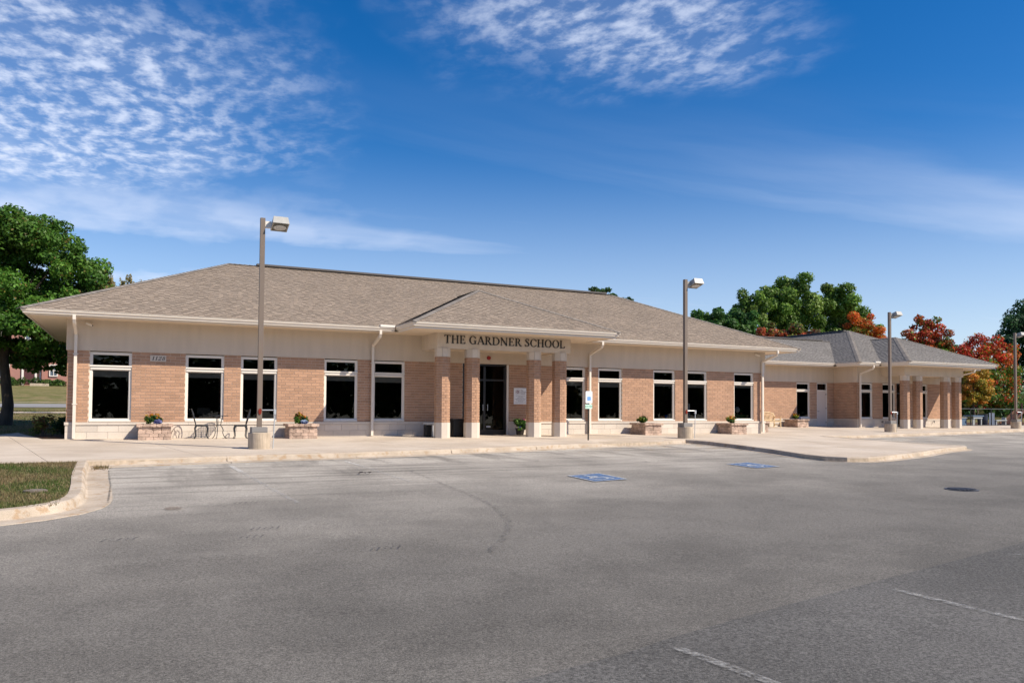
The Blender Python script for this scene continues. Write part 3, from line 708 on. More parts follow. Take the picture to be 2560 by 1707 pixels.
# ---- windows
def window(x0, x1, y, blind=.18, parent=school):
    w_ = MB(); f = .065; d0, d1 = y + .055, y + .13
    zt, zb, r0, r1 = WZ1, WZ0, 2.20, 2.40
    for a in ((x0, x0 + f, zb, zt), (x1 - f, x1, zb, zt)): w_.box(a[0], a[1], d0, d1, a[2], a[3])
    w_.box(x0 + f, x1 - f, d0, d1, zt - f, zt); w_.box(x0 + f, x1 - f, d0, d1, zb, zb + f + .01); w_.box(x0 + f, x1 - f, d0, d1, 2.24, 2.36)
    fr = w_.build('window', TRIM, parent, tone=False)
    i = MB(); g_ = .022; e0, e1 = y + .075, y + .125
    for (c, d) in ((zb + f + .01, 2.24), (2.36, zt - f)):
        i.box(x0 + f, x0 + f + g_, e0, e1, c, d); i.box(x1 - f - g_, x1 - f, e0, e1, c, d); i.box(x0 + f + g_, x1 - f - g_, e0, e1, c, c + g_); i.box(x0 + f + g_, x1 - f - g_, e0, e1, d - g_, d)
    i.build('sash', TRIM, fr, tone=False)
    s = MB(); s.box(x0 - .0 + .002, x1 - .002, y - .01, y + .055, zb, zb + .05); s.build('sill', TRIM, fr, tone=False)
    s = MB(); s.box(x0 + .002, x1 - .002, y + .0, y + .055, 2.335, 2.385); s.build('transom_rail', TRIM, fr, tone=False); s = MB(); s.box(x0 + .02, x1 - .02, y + .02, y + .055, 2.25, 2.30); s.build('transom_rail', TRIM, fr, tone=False)
    for (c, d) in ((zb + f + .01, 2.24), (2.36, zt - f)):
        p = MB(); a, b = x0 + f + g_, x1 - f - g_; p.quad([(a, y + .105, c + g_), (b, y + .105, c + g_), (b, y + .105, d - g_), (a, y + .105, d - g_)]); p.build('pane', GLASS, fr, tone=False)
    if blind:
        bl_ = MB(); bl_.box(x0 + f, x1 - f, y + .16, y + .165, 2.2 - blind, 2.26); bl_.tube([(x0 + f, y + .165, 2.2 - blind), (x1 - f, y + .165, 2.2 - blind)], .012, 6); bl_.build('roller_blind', BLIND, fr, tone=False)
    return fr
for k, (a, b) in enumerate(main_w): window(a, b, 0, .18 - .03 * (k % 2) - (.06 if k >= 7 else 0))
for a, b in wa: window(a, b, YA, 0)
for k, (a, b) in enumerate(wc): window(a, b, YC, .05 if k == 0 else 0)
# ---- interiors: dark rooms behind the glass
def room(x0, x1, y0, y1):
    m = MB(); m.box(x0, x1, y1, y1 + .05, -.02, ZO); m.box(x0, x1, y0, y1, -.04, -.02); m.box(x0, x1, y0, y1, 3.0, 3.02)
    m.box(x0, x0 + .02, y0, y1, -.02, 3.0); m.box(x1 - .02, x1, y0, y1, -.02, 3.0); m.build('interior_wall', INT, school, tone=False)
room(XL + .25, 5.4, .25, 7.5); room(5.45, 11.3, .25, 7.5); room(11.32, 13.75, .25, 8); room(13.8, 20, .25, 7.5); room(20.05, XR - .25, .25, 7.5); room(36, XC - .0, YA + .25, YA + 5); room(XC + .25, 50.4, YC + .25, YC + 6)
# ---- entry doors
def entry(x0, x1, y, dark=True, n=2):
    mt = DARKM; d = MB(); zt = WZ1 + .01; y0, y1 = y + .04, y + .15
    d.box(x0, x0 + .05, y0, y1, -.03, zt); d.box(x1 - .05, x1, y0, y1, -.03, zt); d.box(x0 + .05, x1 - .05, y0, y1, zt - .06, zt)
    fr = d.build('door', mt, school, tone=False)
    xs_ = [x0 + .05 + (x1 - x0 - .1) * k / n for k in range(n + 1)] if n > 1 else [x0 + .05, x1 - .05]
    for a, b in zip(xs_, xs_[1:]):
        l = MB(); s_ = .045; l.box(a, a + s_, y0 + .02, y1 - .02, -.02, 2.72); l.box(b - s_, b, y0 + .02, y1 - .02, -.02, 2.72); l.box(a + s_, b - s_, y0 + .02, y1 - .02, -.02, .2); l.box(a + s_, b - s_, y0 + .02, y1 - .02, 2.16, 2.23); l.build('door_leaf', mt, fr, tone=False)
        p = MB(); p.quad([(a + s_, y + .1, .2), (b - s_, y + .1, .2), (b - s_, y + .1, 2.16), (a + s_, y + .1, 2.16)]); p.quad([(a + s_, y + .1, 2.23), (b - s_, y + .1, 2.23), (b - s_, y + .1, 2.72), (a + s_, y + .1, 2.72)]); p.build('pane', GLASS, fr, tone=False)
    return fr
de = entry(DOOR[0] + .02, DOOR[1] - .10, 0, n=2)
m = MB(); m.box(DOOR[1] - .08, DOOR[1], .02, .14, -.03, WZ1 + .02); m.build('door_trim', TRIM, school, tone=False)
for x in (12.55, 12.75):
    m = MB(); m.tube([(x, .01, .97), (x, .01, 1.22)], .013, 6); m.tube([(x, .01, 1.0), (x, .07, 1.0)], .008, 5); m.tube([(x, .01, 1.19), (x, .07, 1.19)], .008, 5); m.build('handle', GALV, de, tone=False)
m = MB(); m.box(12.72, 12.90, .048, .055, .30, .36); m.build('kick_label', PLAST, de, tone=False)
de2 = entry(dc[0], dc[1], YC, n=2)
# service door beside the recessed wall
sd = MB(); sd.box(da[0] + .05, da[1] - .05, YA + .05, YA + .10, -.02, 2.30); so_ = sd.build('service_door', mat('service_door_paint', (.66, .57, .50), .5), school, tone=False)
m = MB(); m.box(da[0], da[0] + .05, YA + .02, YA + .14, -.03, WZ1 + .01); m.box(da[1] - .05, da[1], YA + .02, YA + .14, -.03, WZ1 + .01); m.box(da[0] + .05, da[1] - .05, YA + .02, YA + .14, 2.30, 2.37); m.box(da[0] + .05, da[1] - .05, YA + .02, YA + .14, WZ1 - .05, WZ1 + .01); m.build('door_frame', TRIM, so_, tone=False)
m = MB(); m.quad([(da[0] + .05, YA + .08, 2.37), (da[1] - .05, YA + .08, 2.37), (da[1] - .05, YA + .08, WZ1 - .05), (da[0] + .05, YA + .08, WZ1 - .05)]); m.build('pane', GLASS, so_, tone=False)
m = MB(); m.tube([(da[0] + .1, YA + .05, 1.0), (da[0] + .1, YA - .02, 1.0), (da[0] + .18, YA - .02, 1.0)], .012, 6); m.build('handle', DARKM, so_, tone=False)
for z in (.3, 1.2, 2.1): m = MB(); m.box(da[1] - .07, da[1] - .04, YA + .03, YA + .05, z - .05, z + .05); m.build('hinge', DARKM, so_, tone=False)
# ---- porticos
def octa(cx, cy, w): 
    t = w * .2071; h = w / 2
    return [(cx - t, cy - h), (cx + t, cy - h), (cx + h, cy - t), (cx + h, cy + t), (cx + t, cy + h), (cx - t, cy + h), (cx - h, cy + t), (cx - h, cy - t)]
def portico(dx, dy, wb, label_cols):
    x0, x1, y0, yw = BX0 + dx, BX1 + dx, dy - BP, dy
    m = MB(); m.box(x0, x1, y0, y0 + .45, ZB, ZO + .01); m.box(x0, x0 + .45, y0 + .45, yw - .036, ZB, ZO + .01); m.box(x1 - .45, x1, y0 + .45, yw - .036, ZB, ZO + .01); m.build('entry_beam', STUCCO, school, tone=False)
    m = MB(); m.box(x0 + .45, x1 - .45, y0 + .45, yw - .036, ZB + .03, ZB + .06); m.build('entry_soffit', SOFF, school, tone=False)
    for cx in (10.235, 11.427, 14.045, 15.19):
        cx += dx; cy = y0 + .227
        base = MB(); base.prism(octa(cx, cy, .56), -.25, .55 if False else .53); col = base.build('column', LIME, school); 
        c = MB(); c.prism(octa(cx, cy, .50), .53, 2.95); c.build('column_core', MORTAR, col, tone=False)
        k = MB(); oc_ = octa(cx, cy, .535)
        for i in range(8):
            A, B = Vector((*oc_[i], 0)), Vector((*oc_[(i + 1) % 8], 0)); U = (B - A); L_ = U.length; U.normalize(); IN = Vector((-U.y, U.x, 0))
            nrow = 24; h = (2.95 - .53) / nrow
            for r in range(nrow):
                za, zb = .53 + r * h + .007, .53 + (r + 1) * h - .007
                spl = (.0, .145, L_) if (r + i) % 2 else (.0, L_ - .145, L_)
                for a, b in zip(spl, spl[1:]):
                    a_ = a + (.005 if a > 0 else 0); b_ = b - (.005 if b < L_ else 0)
                    P, Q = A + U * a_, A + U * b_; Pi, Qi = P + IN * .02, Q + IN * .02
                    k.hexa([(P.x, P.y, za), (Q.x, Q.y, za), (Qi.x, Qi.y, za), (Pi.x, Pi.y, za), (P.x, P.y, zb), (Q.x, Q.y, zb), (Qi.x, Qi.y, zb), (Pi.x, Pi.y, zb)], R.random(), skip=(4,))
        tag(k.build('brickwork', BRICK, col), kind='stuff')
        oc2 = octa(cx, cy, .545); cap = MB(); cc = Vector((cx, cy, 0))
        for i in range(8):
            A, B = Vector((*oc2[i], 0)), Vector((*oc2[(i + 1) % 8], 0)); U = (B - A).normalized(); A += U * .004; B -= U * .004
            cap.hexa([(A.x, A.y, 2.953), (B.x, B.y, 2.953), tuple((B * .6 + cc * .4)[:2]) + (2.953,), tuple((A * .6 + cc * .4)[:2]) + (2.953,), (A.x, A.y, ZB), (B.x, B.y, ZB), tuple((B * .6 + cc * .4)[:2]) + (ZB,), tuple((A * .6 + cc * .4)[:2]) + (ZB,)], R.random())
        cap.build('column_cap', LIME, col)
portico(0, 0, ZB, ''); portico(DX, DY, ZB, '')
# ---- roof
sh_full = []; shing = MB(); shing_w = MB()
UT = [.145, .16, .175, .185]
def roofplane(poly, org, u, v, row=.135, fine=True, under=ROOFU):
    """poly: 3d corners; u along the eave, v up the slope (unit)"""
    u = Vector(u).normalized(); v = Vector(v).normalized(); org = Vector(org); n = u.cross(v)
    P3 = [Vector(p) for p in poly]; uv = [((p - org).dot(u), (p - org).dot(v)) for p in P3]
    m = MB(); m.quad(P3, .3); m.build('roof_deck', under if fine else SHING, school)
    if not fine: return
    def span(t):
        xs_ = []
        for (a, b), (c, d) in zip(uv, uv[1:] + uv[:1]):
            if abs(b - d) < 1e-9: continue
            if min(b, d) - 1e-9 <= t <= max(b, d) + 1e-9: xs_.append(a + (c - a) * (t - b) / (d - b))
        return (min(xs_), max(xs_)) if len(xs_) >= 2 else None
    vmin, vmax = min(q[1] for q in uv), max(q[1] for q in uv); t = vmin
    dk = False
    while t < vmax - .02:
        t2 = min(t + row, vmax - 1e-4); s0, s1 = span(t + 1e-4), span(t2)
        if not s0 or not s1: t += row; continue
        a0, b0 = s0; a1, b1 = s1; kk = math.floor(min(a0, a1) / .165) - 1; ro = R.uniform(-.05, .05) + (.165 if round((t - vmin) / row) % 2 else 0)
        x = kk * .165 + ro
        while x < max(b0, b1):
            wd = R.choice(UT); x2 = x + wd; kk += 1; dk = kk % 2 == 0
            if R.random() < .12: dk = not dk
            tone = R.choice((.24, .32, .38)) if dk else R.choice((.58, .68, .80))
            th = .008 if dk else .020; g_ = .003
            l0, l1 = max(x, a0), min(x2, b0); h0, h1 = max(x, a1), min(x2, b1)
            if l1 > l0 + .01 or h1 > h0 + .01:
                if l1 < l0: l0 = l1 = (l0 + l1) / 2
                if h1 < h0: h0 = h1 = (h0 + h1) / 2
                if l0 == x and l1 == x2 and h0 == x and h1 == x2 and t2 - t > row - .01:
                    sh_full.append((org + u * (l0 + g_ / 2) + v * t, wd, th, u, v, n, tone))
                else:
                    A, B, Cc, D = org + u * l0 + v * t, org + u * l1 + v * t, org + u * h1 + v * t2, org + u * h0 + v * t2
                    sk = shing_w if A.x > 33 and A.y > 2 else shing; sk.quad([A + n * th, B + n * th, Cc + n * .001, D + n * .001], tone); sk.quad([A, B, B + n * th, A + n * th], 0)  # butt face toned darkest, painting in the shadow line below each tab
            x = x2
        t += row
vs = Vector((0, 1, SLOPE)).normalized()
def hip(x0, x1, y0, y1, z0, fine_front=True, fine_l=False, left=True):
    """hip roof over an eave rectangle, ridge along the longer side"""
    W_, D_ = x1 - x0, y1 - y0
    if W_ >= D_:
        h = D_ / 2; zr = z0 + SLOPE * h; r0, r1 = (x0 + h, y0 + h, zr), (x1 - h, y0 + h, zr)
        a, b, c, d = (x0, y0, z0), (x1, y0, z0), (x1, y1, z0), (x0, y1, z0)
        roofplane([a, b, r1, r0], a, (1, 0, 0), (0, 1, SLOPE), fine=fine_front); roofplane([d, a, r0], d, (0, -1, 0), (1, 0, SLOPE), fine=fine_l); roofplane([b, c, r1], b, (0, 1, 0), (-1, 0, SLOPE), fine=False); roofplane([c, d, r0, r1], c, (-1, 0, 0), (0, -1, SLOPE), fine=False)
    else:
        h = W_ / 2; zr = z0 + SLOPE * h; r0, r1 = (x0 + h, y0 + h, zr), (x0 + h, y1 - h, zr)
        a, b, c, d = (x0, y0, z0), (x1, y0, z0), (x1, y1, z0), (x0, y1, z0)
        roofplane([a, b, r0], a, (1, 0, 0), (0, 1, SLOPE), fine=fine_front); roofplane([d, a, r0, r1], d, (0, -1, 0), (1, 0, SLOPE), fine=fine_l); roofplane([b, c, r1, r0], b, (0, 1, 0), (-1, 0, SLOPE), fine=False); roofplane([c, d, r1], c, (-1, 0, 0), (0, -1, SLOPE), fine=False)
    return r0, r1
ex0, ex1, ey0, ey1 = XL - EV, XR + EV, -EV, RD * 2 + EV
mr0, mr1 = hip(ex0, ex1, ey0, ey1, ZG, True, False)
def portico_roof(dx, dy, zmain, slope_back):
    x0, x1, y0 = BX0 - PE + dx, BX1 + PE + dx, -BP - PE + dy; h = (x1 - x0) / 2; zr = ZP + SLOPE * h; cx = x0 + h
    # valley with the roof behind
    yb = dy - EV + (ZP - zmain) / SLOPE; ye = dy - EV + (zr - zmain) / SLOPE
    roofplane([(x0, y0, ZP), (x1, y0, ZP), (cx, y0 + h, zr)], (x0, y0, ZP), (1, 0, 0), (0, 1, SLOPE))
    roofplane([(x0, yb, ZP), (x0, y0, ZP), (cx, y0 + h, zr), (cx, ye, zr)], (x0, yb, ZP), (0, -1, 0), (1, 0, SLOPE))
    roofplane([(x1, y0, ZP), (x1, yb, ZP), (cx, ye, zr), (cx, y0 + h, zr)], (x1, y0, ZP), (0, 1, 0), (-1, 0, SLOPE), fine=True)
    return (x0, y0), (x1, y0), (cx, y0 + h, zr), (cx, ye, zr)
pa, pb, pc, pd = portico_roof(0, 0, ZG, 1)
ZW = 4.03
# wing over the recessed wall and hipped block over the forward wall
wy0 = YA - EV; wr = 5.88; wyr = wy0 + (wr - ZW) / SLOPE
roofplane([(24.5, wy0, ZW), (39.72, wy0, ZW), (39.72 + (wr - ZW) / SLOPE, wyr, wr), (24.5, wyr, wr)], (24.5, wy0, ZW), (1, 0, 0), (0, 1, SLOPE))
roofplane([(48, 2 * wyr - wy0, ZW), (24.5, 2 * wyr - wy0, ZW), (24.5, wyr, wr), (48, wyr, wr)], (48, 2 * wyr - wy0, ZW), (-1, 0, 0), (0, -1, SLOPE), fine=False)
bx0, bx1, by0, by1 = XC - EV, 51.6, YC - EV, 24.0
br0, br1 = hip(bx0, bx1, by0, by1, ZW, True, True)
ZP_ = ZP; ZP = 4.05
qa, qb, qc, qd = portico_roof(DX, DY, ZW, 1); ZP = ZP_
# shingles: the 300 nearest one by one
sh_full.sort(key=lambda s: (s[0] - CAMP).length)
smesh = {}
for O_, wd, th, u, v, n, tone in sh_full[:300]:
    k = (wd, th, tone)
    if k not in smesh:
        m = MB(); w_ = wd - .003; m.quad([(0, 0, th), (w_, 0, th), (w_, .135, .001), (0, .135, .001)], tone); m.quad([(0, 0, 0), (w_, 0, 0), (w_, 0, th), (0, 0, th)], 0)  # front edge coloured dark as a painted shadow line
        m.quad([(0, 0, 0), (0, 0, th), (0, .135, .001)], tone * .5); m.quad([(w_, 0, th), (w_, 0, 0), (w_, .135, .001)], tone * .5)
        me = bpy.data.meshes.new('shingle'); me.from_pydata(m.V, [], m.F); a = me.attributes.new('tone', 'FLOAT', 'FACE'); a.data.foreach_set('value', m.T); me.materials.append(SHING); smesh[k] = me
    M = Matrix(((u.x, v.x, n.x, O_.x), (u.y, v.y, n.y, O_.y), (u.z, v.z, n.z, O_.z), (0, 0, 0, 1)))
    inst('shingle', smesh[k], M, school)
for O_, wd, th, u, v, n, tone in sh_full[300:]:
    w_ = wd - .003; A = O_; B = O_ + u * w_; Cc = B + v * .135; D = A + v * .135
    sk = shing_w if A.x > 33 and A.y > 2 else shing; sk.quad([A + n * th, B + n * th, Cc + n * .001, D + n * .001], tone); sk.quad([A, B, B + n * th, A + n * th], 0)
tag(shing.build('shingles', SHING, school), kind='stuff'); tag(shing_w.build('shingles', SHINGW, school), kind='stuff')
# hip and ridge caps
def caps(a, b, name='hip_cap', wd=.15, step=.2, mt=CAPSH, lift=.02, th=.012):
    a, b = Vector(a), Vector(b); d = b - a; L_ = d.length; d.normalize(); side = Vector((-d.y, d.x, 0)).normalized(); up = side.cross(d) * -1
    if up.z < 0: up = -up
    m = MB(); k = 0
    while k * step < L_:
        p = a + d * (k * step); q = a + d * min(L_, (k + 1) * step); t = R.random(); drop = wd * .33
        e = up * (lift + th); f_ = up * lift
        for s_ in (1, -1):
            o_ = side * wd * s_ - Vector((0, 0, drop)); quad = [p + e, p + e + o_, q + f_ + o_, q + f_]
            m.quad(quad if s_ < 0 else quad[::-1], t); m.quad([p + f_ * .5, p + f_ * .5 + o_, p + e + o_, p + e], t * .5)
        k += 1
    return m.build(name, mt, school)
caps((ex0, ey0, ZG), mr0); caps((ex1, ey0, ZG), mr1); caps(mr0, mr1, 'ridge_cap')
caps((pa[0], pa[1], ZP), pc, wd=.15); caps((pb[0], pb[1], ZP), pc, wd=.13); caps(pc, pd, 'ridge_cap')
caps((bx0, by0, ZW), br0, wd=.16); caps((bx1, by0, ZW), br0); caps(br0, br1, 'ridge_cap'); caps((24.5, wyr, wr), (43.9, wyr, wr), 'ridge_cap')
caps((qa[0], qa[1], 4.05), qc, wd=.16); caps((qb[0], qb[1], 4.05), qc); caps(qc, qd, 'ridge_cap')
m = MB(); m.box(mr0[0] + 1.1, mr1[0] - .3, mr0[1] - .15, mr0[1] + .15, mr0[2] + .01, mr0[2] + .085); m.build('ridge_vent', ROOFU, school, tone=False)
m = MB(); m.box(br0[0] - .13, br0[0] + .13, br0[1] + .3, br1[1], br0[2] + .01, br0[2] + .08); m.build('ridge_vent', ROOFU, school, tone=False)
m = MB(); m.box(26, 43, wyr - .13, wyr + .13, wr + .01, wr + .075); m.build('ridge_vent', ROOFU, school, tone=False)
vt = MB(); vt.tube([(41.9, 13.6, 4.6), (41.9, 13.6, 5.62)], .09, 10); vt.box(41.72, 42.08, 13.42, 13.78, 5.52, 5.78); vt.build('roof_vent', DARKM, school, tone=False)
# ---- gutters, fascia, soffits
def gutter_run(pts, zt, name='gutter'):
    """pts: outer eave corners in plan, building on the left of travel"""
    P = [Vector((x, y, 0)) for x, y in pts]; prof = [(-.13, -.135), (-.055, -.135), (-.05, -.105), (-.052, -.092), (-.008, -.055), (-.008, -.034), (-.034, -.030), (-.034, -.022), (.0, -.014), (.0, .0), (-.012, .0), (-.02, -.03), (-.13, -.03)]
    off = []
    for i in range(len(P)):
        ns = []
        if i > 0: d = (P[i] - P[i - 1]).normalized(); ns.append(Vector((d.y, -d.x, 0)))
        if i < len(P) - 1: d = (P[i + 1] - P[i]).normalized(); ns.append(Vector((d.y, -d.x, 0)))
        n = ns[0] if len(ns) == 1 else (ns[0] + ns[1]); n = n / (n.dot(ns[0])); off.append(n)
    m = MB(); k = len(prof)
    for i, p in enumerate(P):
        for d, z in prof: q = p + off[i] * d; m.V.append((q.x, q.y, zt + z))
    for i in range(len(P) - 1):
        for j in range(k): m.F.append((i * k + j, i * k + (j + 1) % k, (i + 1) * k + (j + 1) % k, (i + 1) * k + j)); m.T.append(.5)
    m.F.append(tuple(range(k))); m.F.append(tuple((len(P) - 1) * k + j for j in range(k))[::-1]); m.T += [.5, .5]
    m.build(name, GUT, school, tone=False)
    f = MB()
    for i in range(len(P) - 1):
        a, b = P[i] + off[i] * -.133, P[i + 1] + off[i + 1] * -.133; c, e = P[i] + off[i] * -.155, P[i + 1] + off[i + 1] * -.155
        f.hexa([(a.x, a.y, ZO - .03), (b.x, b.y, ZO - .03), (e.x, e.y, ZO - .03), (c.x, c.y, ZO - .03), (a.x, a.y, zt - .004), (b.x, b.y, zt - .004), (e.x, e.y, zt - .004), (c.x, c.y, zt - .004)])
    f.build('fascia', GUT, school, tone=False)
gutter_run([(ex0, ey1), (ex0, ey0), (8.505, ey0)], ZG); gutter_run([(17.0, ey0), (ex1, ey0), (ex1, ey1)], ZG)
gutter_run([(pa[0], ey0 + .35), pa, pb, (pb[0], ey0 + .35)], ZP)
gutter_run([(XR + .1, wy0), (bx0 + .02, wy0)], ZW); gutter_run([(bx0, wy0), (bx0, by0), (qa[0] - .02, by0)], ZW); gutter_run([(qb[0] + .02, by0), (bx1, by0), (bx1, by1)], ZW)
gutter_run([(qa[0], by0 + .1), (qa[0], qa[1]), (qb[0], qb[1]), (qb[0], by0 + .1)], 4.05)
def soffit(x0, x1, y0, y1, nx=1, z=ZO):
    for i in range(nx):
        a, b = x0 + (x1 - x0) * i / nx + .002, x0 + (x1 - x0) * (i + 1) / nx - .002
        m = MB(); m.box(a, b, y0, y1, z - .008, z + .006); m.build('soffit_panel', SOFF, school, tone=False)
soffit(ex0 + .155, XL - .042, ey0 + .155, ey1, 1); soffit(XL - .04, BX0 - PE + .155, ey0 + .155, -.036, 4); soffit(BX1 + PE - .155, XR + .04, ey0 + .155, -.036, 4); soffit(XR + .042, ex1 - .155, ey0 + .155, ey1, 1)
soffit(pa[0] + .155, pb[0] - .155, pa[1] + .155, -BP, 4); soffit(pa[0] + .157, BX0, -BP + .004, -.036, 1); soffit(BX1, pb[0] - .155, -BP + .004, -.036, 1)
soffit(XR + .05, bx0 + .155, wy0 + .155, YA - .036, 3); soffit(bx0 + .16, XC - .036, by0 + .155, YA - .036, 1); soffit(XC - .034, qa[0] + .155, by0 + .155, YC - .036, 1); soffit(qb[0] - .155, bx1 - .155, by0 + .155, YC - .036, 1)
soffit(qa[0] + .16, qb[0] - .155, qa[1] + .155, DY - BP, 3); soffit(qa[0] + .16, BX0 + DX, DY - BP + .004, YC - .036, 1); soffit(BX1 + DX, qb[0] - .155, DY - BP + .004, YC - .036, 1)
# diverter boxes where the roofs meet the gutters
m = MB(); m.box(7.95, 8.50, ey0 - .02, ey0 + .10, ZG - .01, ZG + .075); m.build('gutter_guard', TRIM, school, tone=False)
m = MB(); m.box(qa[0] - .5, qa[0] - .03, by0 - .02, by0 + .10, ZW - .01, ZW + .075); m.build('gutter_guard', TRIM, school, tone=False)
# downspouts
def downspout(x, yw, ye, zbot, ztop=3.86):
    m = MB(); r = .062; yo = ye + .065
    m.tube([(x, yo, ztop), (x, yo, ztop - .13), (x, yo + .06, ztop - .22), (x, yw - .13, 3.38), (x, yw - .10, 3.30), (x, yw - .10, .36), (x, yw - .105, .30), (x, yw - .105, zbot + .03)], r, 4, sq=True)
    o = m.build('downspout', GUT, school, tone=False)
    for z in (2.7, 1.1): b_ = MB(); b_.box(x - .075, x + .075, yw - .155, yw - .02, z, z + .025); b_.build('strap', GUT, o, tone=False)
for x in (-1.72, 7.98, 17.45, 27.12): downspout(x, -.03, ey0, 0 - .01)
downspout(41.02, YC - .03, by0, 0)
m = MB(); m.tube([(50.75, by0 + .07, 3.86), (50.75, by0 + .07, 3.7), (50.3, YC - .3, 3.45)], .06, 4, sq=True); m.build('downspout', GUT, school, tone=False)
# recessed soffit lights
for x, y in ((3.0, -.62), (11.2, -2.35), (14.4, -2.35), (-1.0 + 6.9, -.62)):
    m = MB(); m.lathe([(.10, ZO - .018), (.10, ZO - .010), (.07, ZO - .009)], x, y, 16); m.build('recessed_light', TRIM, school, tone=False)
m = MB(); m.lathe([(.09, ZB + .018), (.09, ZB + .029)], 12.6, -.75, 14); m.build('recessed_light', TRIM, school, tone=False)
# alarm strobe, cameras, spigots
m = MB(); m.tube([(12.76, -.04, 3.08), (12.76, -.10, 3.08)], [.085, .07], 14); m.build('alarm_bell', RED, school, tone=False)
for x, y in ((-1.38, -.035), (26.77, -.035)):
    m = MB(); m.tube([(x, y, 3.70), (x, y - .07, 3.70), (x + .02, y - .10, 3.67)], .02, 6); o = m.build('security_camera', TRIM, school, tone=False)
    m = MB(); m.tube([(x - .06, y - .06, 3.72), (x + .12, y - .17, 3.64)], .04, 8); m.build('camera_housing', TRIM, o, tone=False)
    m = MB(); m.tube([(x + .12, y - .17, 3.64), (x + .125, y - .173, 3.638)], .028, 8); m.build('lens', BLACK, o, tone=False)
for x in (43.05, 48.0):
    m = MB(); m.tube([(x, YC - .03, .36), (x, YC - .14, .36), (x - .03, YC - .15, .28)], .022, 6); m.tube([(x - .05, YC - .12, .40), (x + .05, YC - .12, .40)], .014, 5); m.build('spigot', DARKM, school, tone=False)
# ------------------------------------------------------------------ lettering
def stroke(pts, wd, n=0):
    """polyline of (x,y) with widths -> quads"""
    P = [Vector((*p, 0)) for p in pts]; out = []; L_ = []
    for i in range(len(P)):
        d = (P[min(i + 1, len(P) - 1)] - P[max(0, i - 1)]).normalized(); nn = Vector((-d.y, d.x, 0)); L_.append((P[i] + nn * wd[i] / 2, P[i] - nn * wd[i] / 2))
    for (a, b), (c, d) in zip(L_, L_[1:]): out.append([b, d, c, a])
    return [[(p.x, p.y) for p in q] for q in out]
def rect(x0, y0, x1, y1): return [[(x0, y0), (x1, y0), (x1, y1), (x0, y1)]]
def stem(x, w_=.15, y0=0, y1=1, s0=True, s1=True, ex=.085):
    q = rect(x - w_ / 2, y0, x + w_ / 2, y1)
    if s0: q += rect(x - w_ / 2 - ex, y0, x + w_ / 2 + ex, y0 + .045) + [[(x - w_ / 2 - ex * .6, y0 + .045), (x + w_ / 2 + ex * .6, y0 + .045), (x + w_ / 2, y0 + .10), (x - w_ / 2, y0 + .10)]]
    if s1: q += rect(x - w_ / 2 - ex, y1 - .045, x + w_ / 2 + ex, y1) + [[(x - w_ / 2, y1 - .10), (x + w_ / 2, y1 - .10), (x + w_ / 2 + ex * .6, y1 - .045), (x - w_ / 2 - ex * .6, y1 - .045)]]
    return q
def ring(cx, cy, rx, ry, a0=0, a1=360, tk=.165, tn=.05, n=26):
    q = []
    for k in range(n):
        a, b = math.radians(a0 + (a1 - a0) * k / n), math.radians(a0 + (a1 - a0) * (k + 1) / n)
        o = lambda t: (cx + rx * math.cos(t), cy + ry * math.sin(t)); i_ = lambda t: (cx + (rx - tk) * math.cos(t), cy + (ry - tn) * math.sin(t))
        q.append([i_(a), o(a), o(b), i_(b)])
    return q
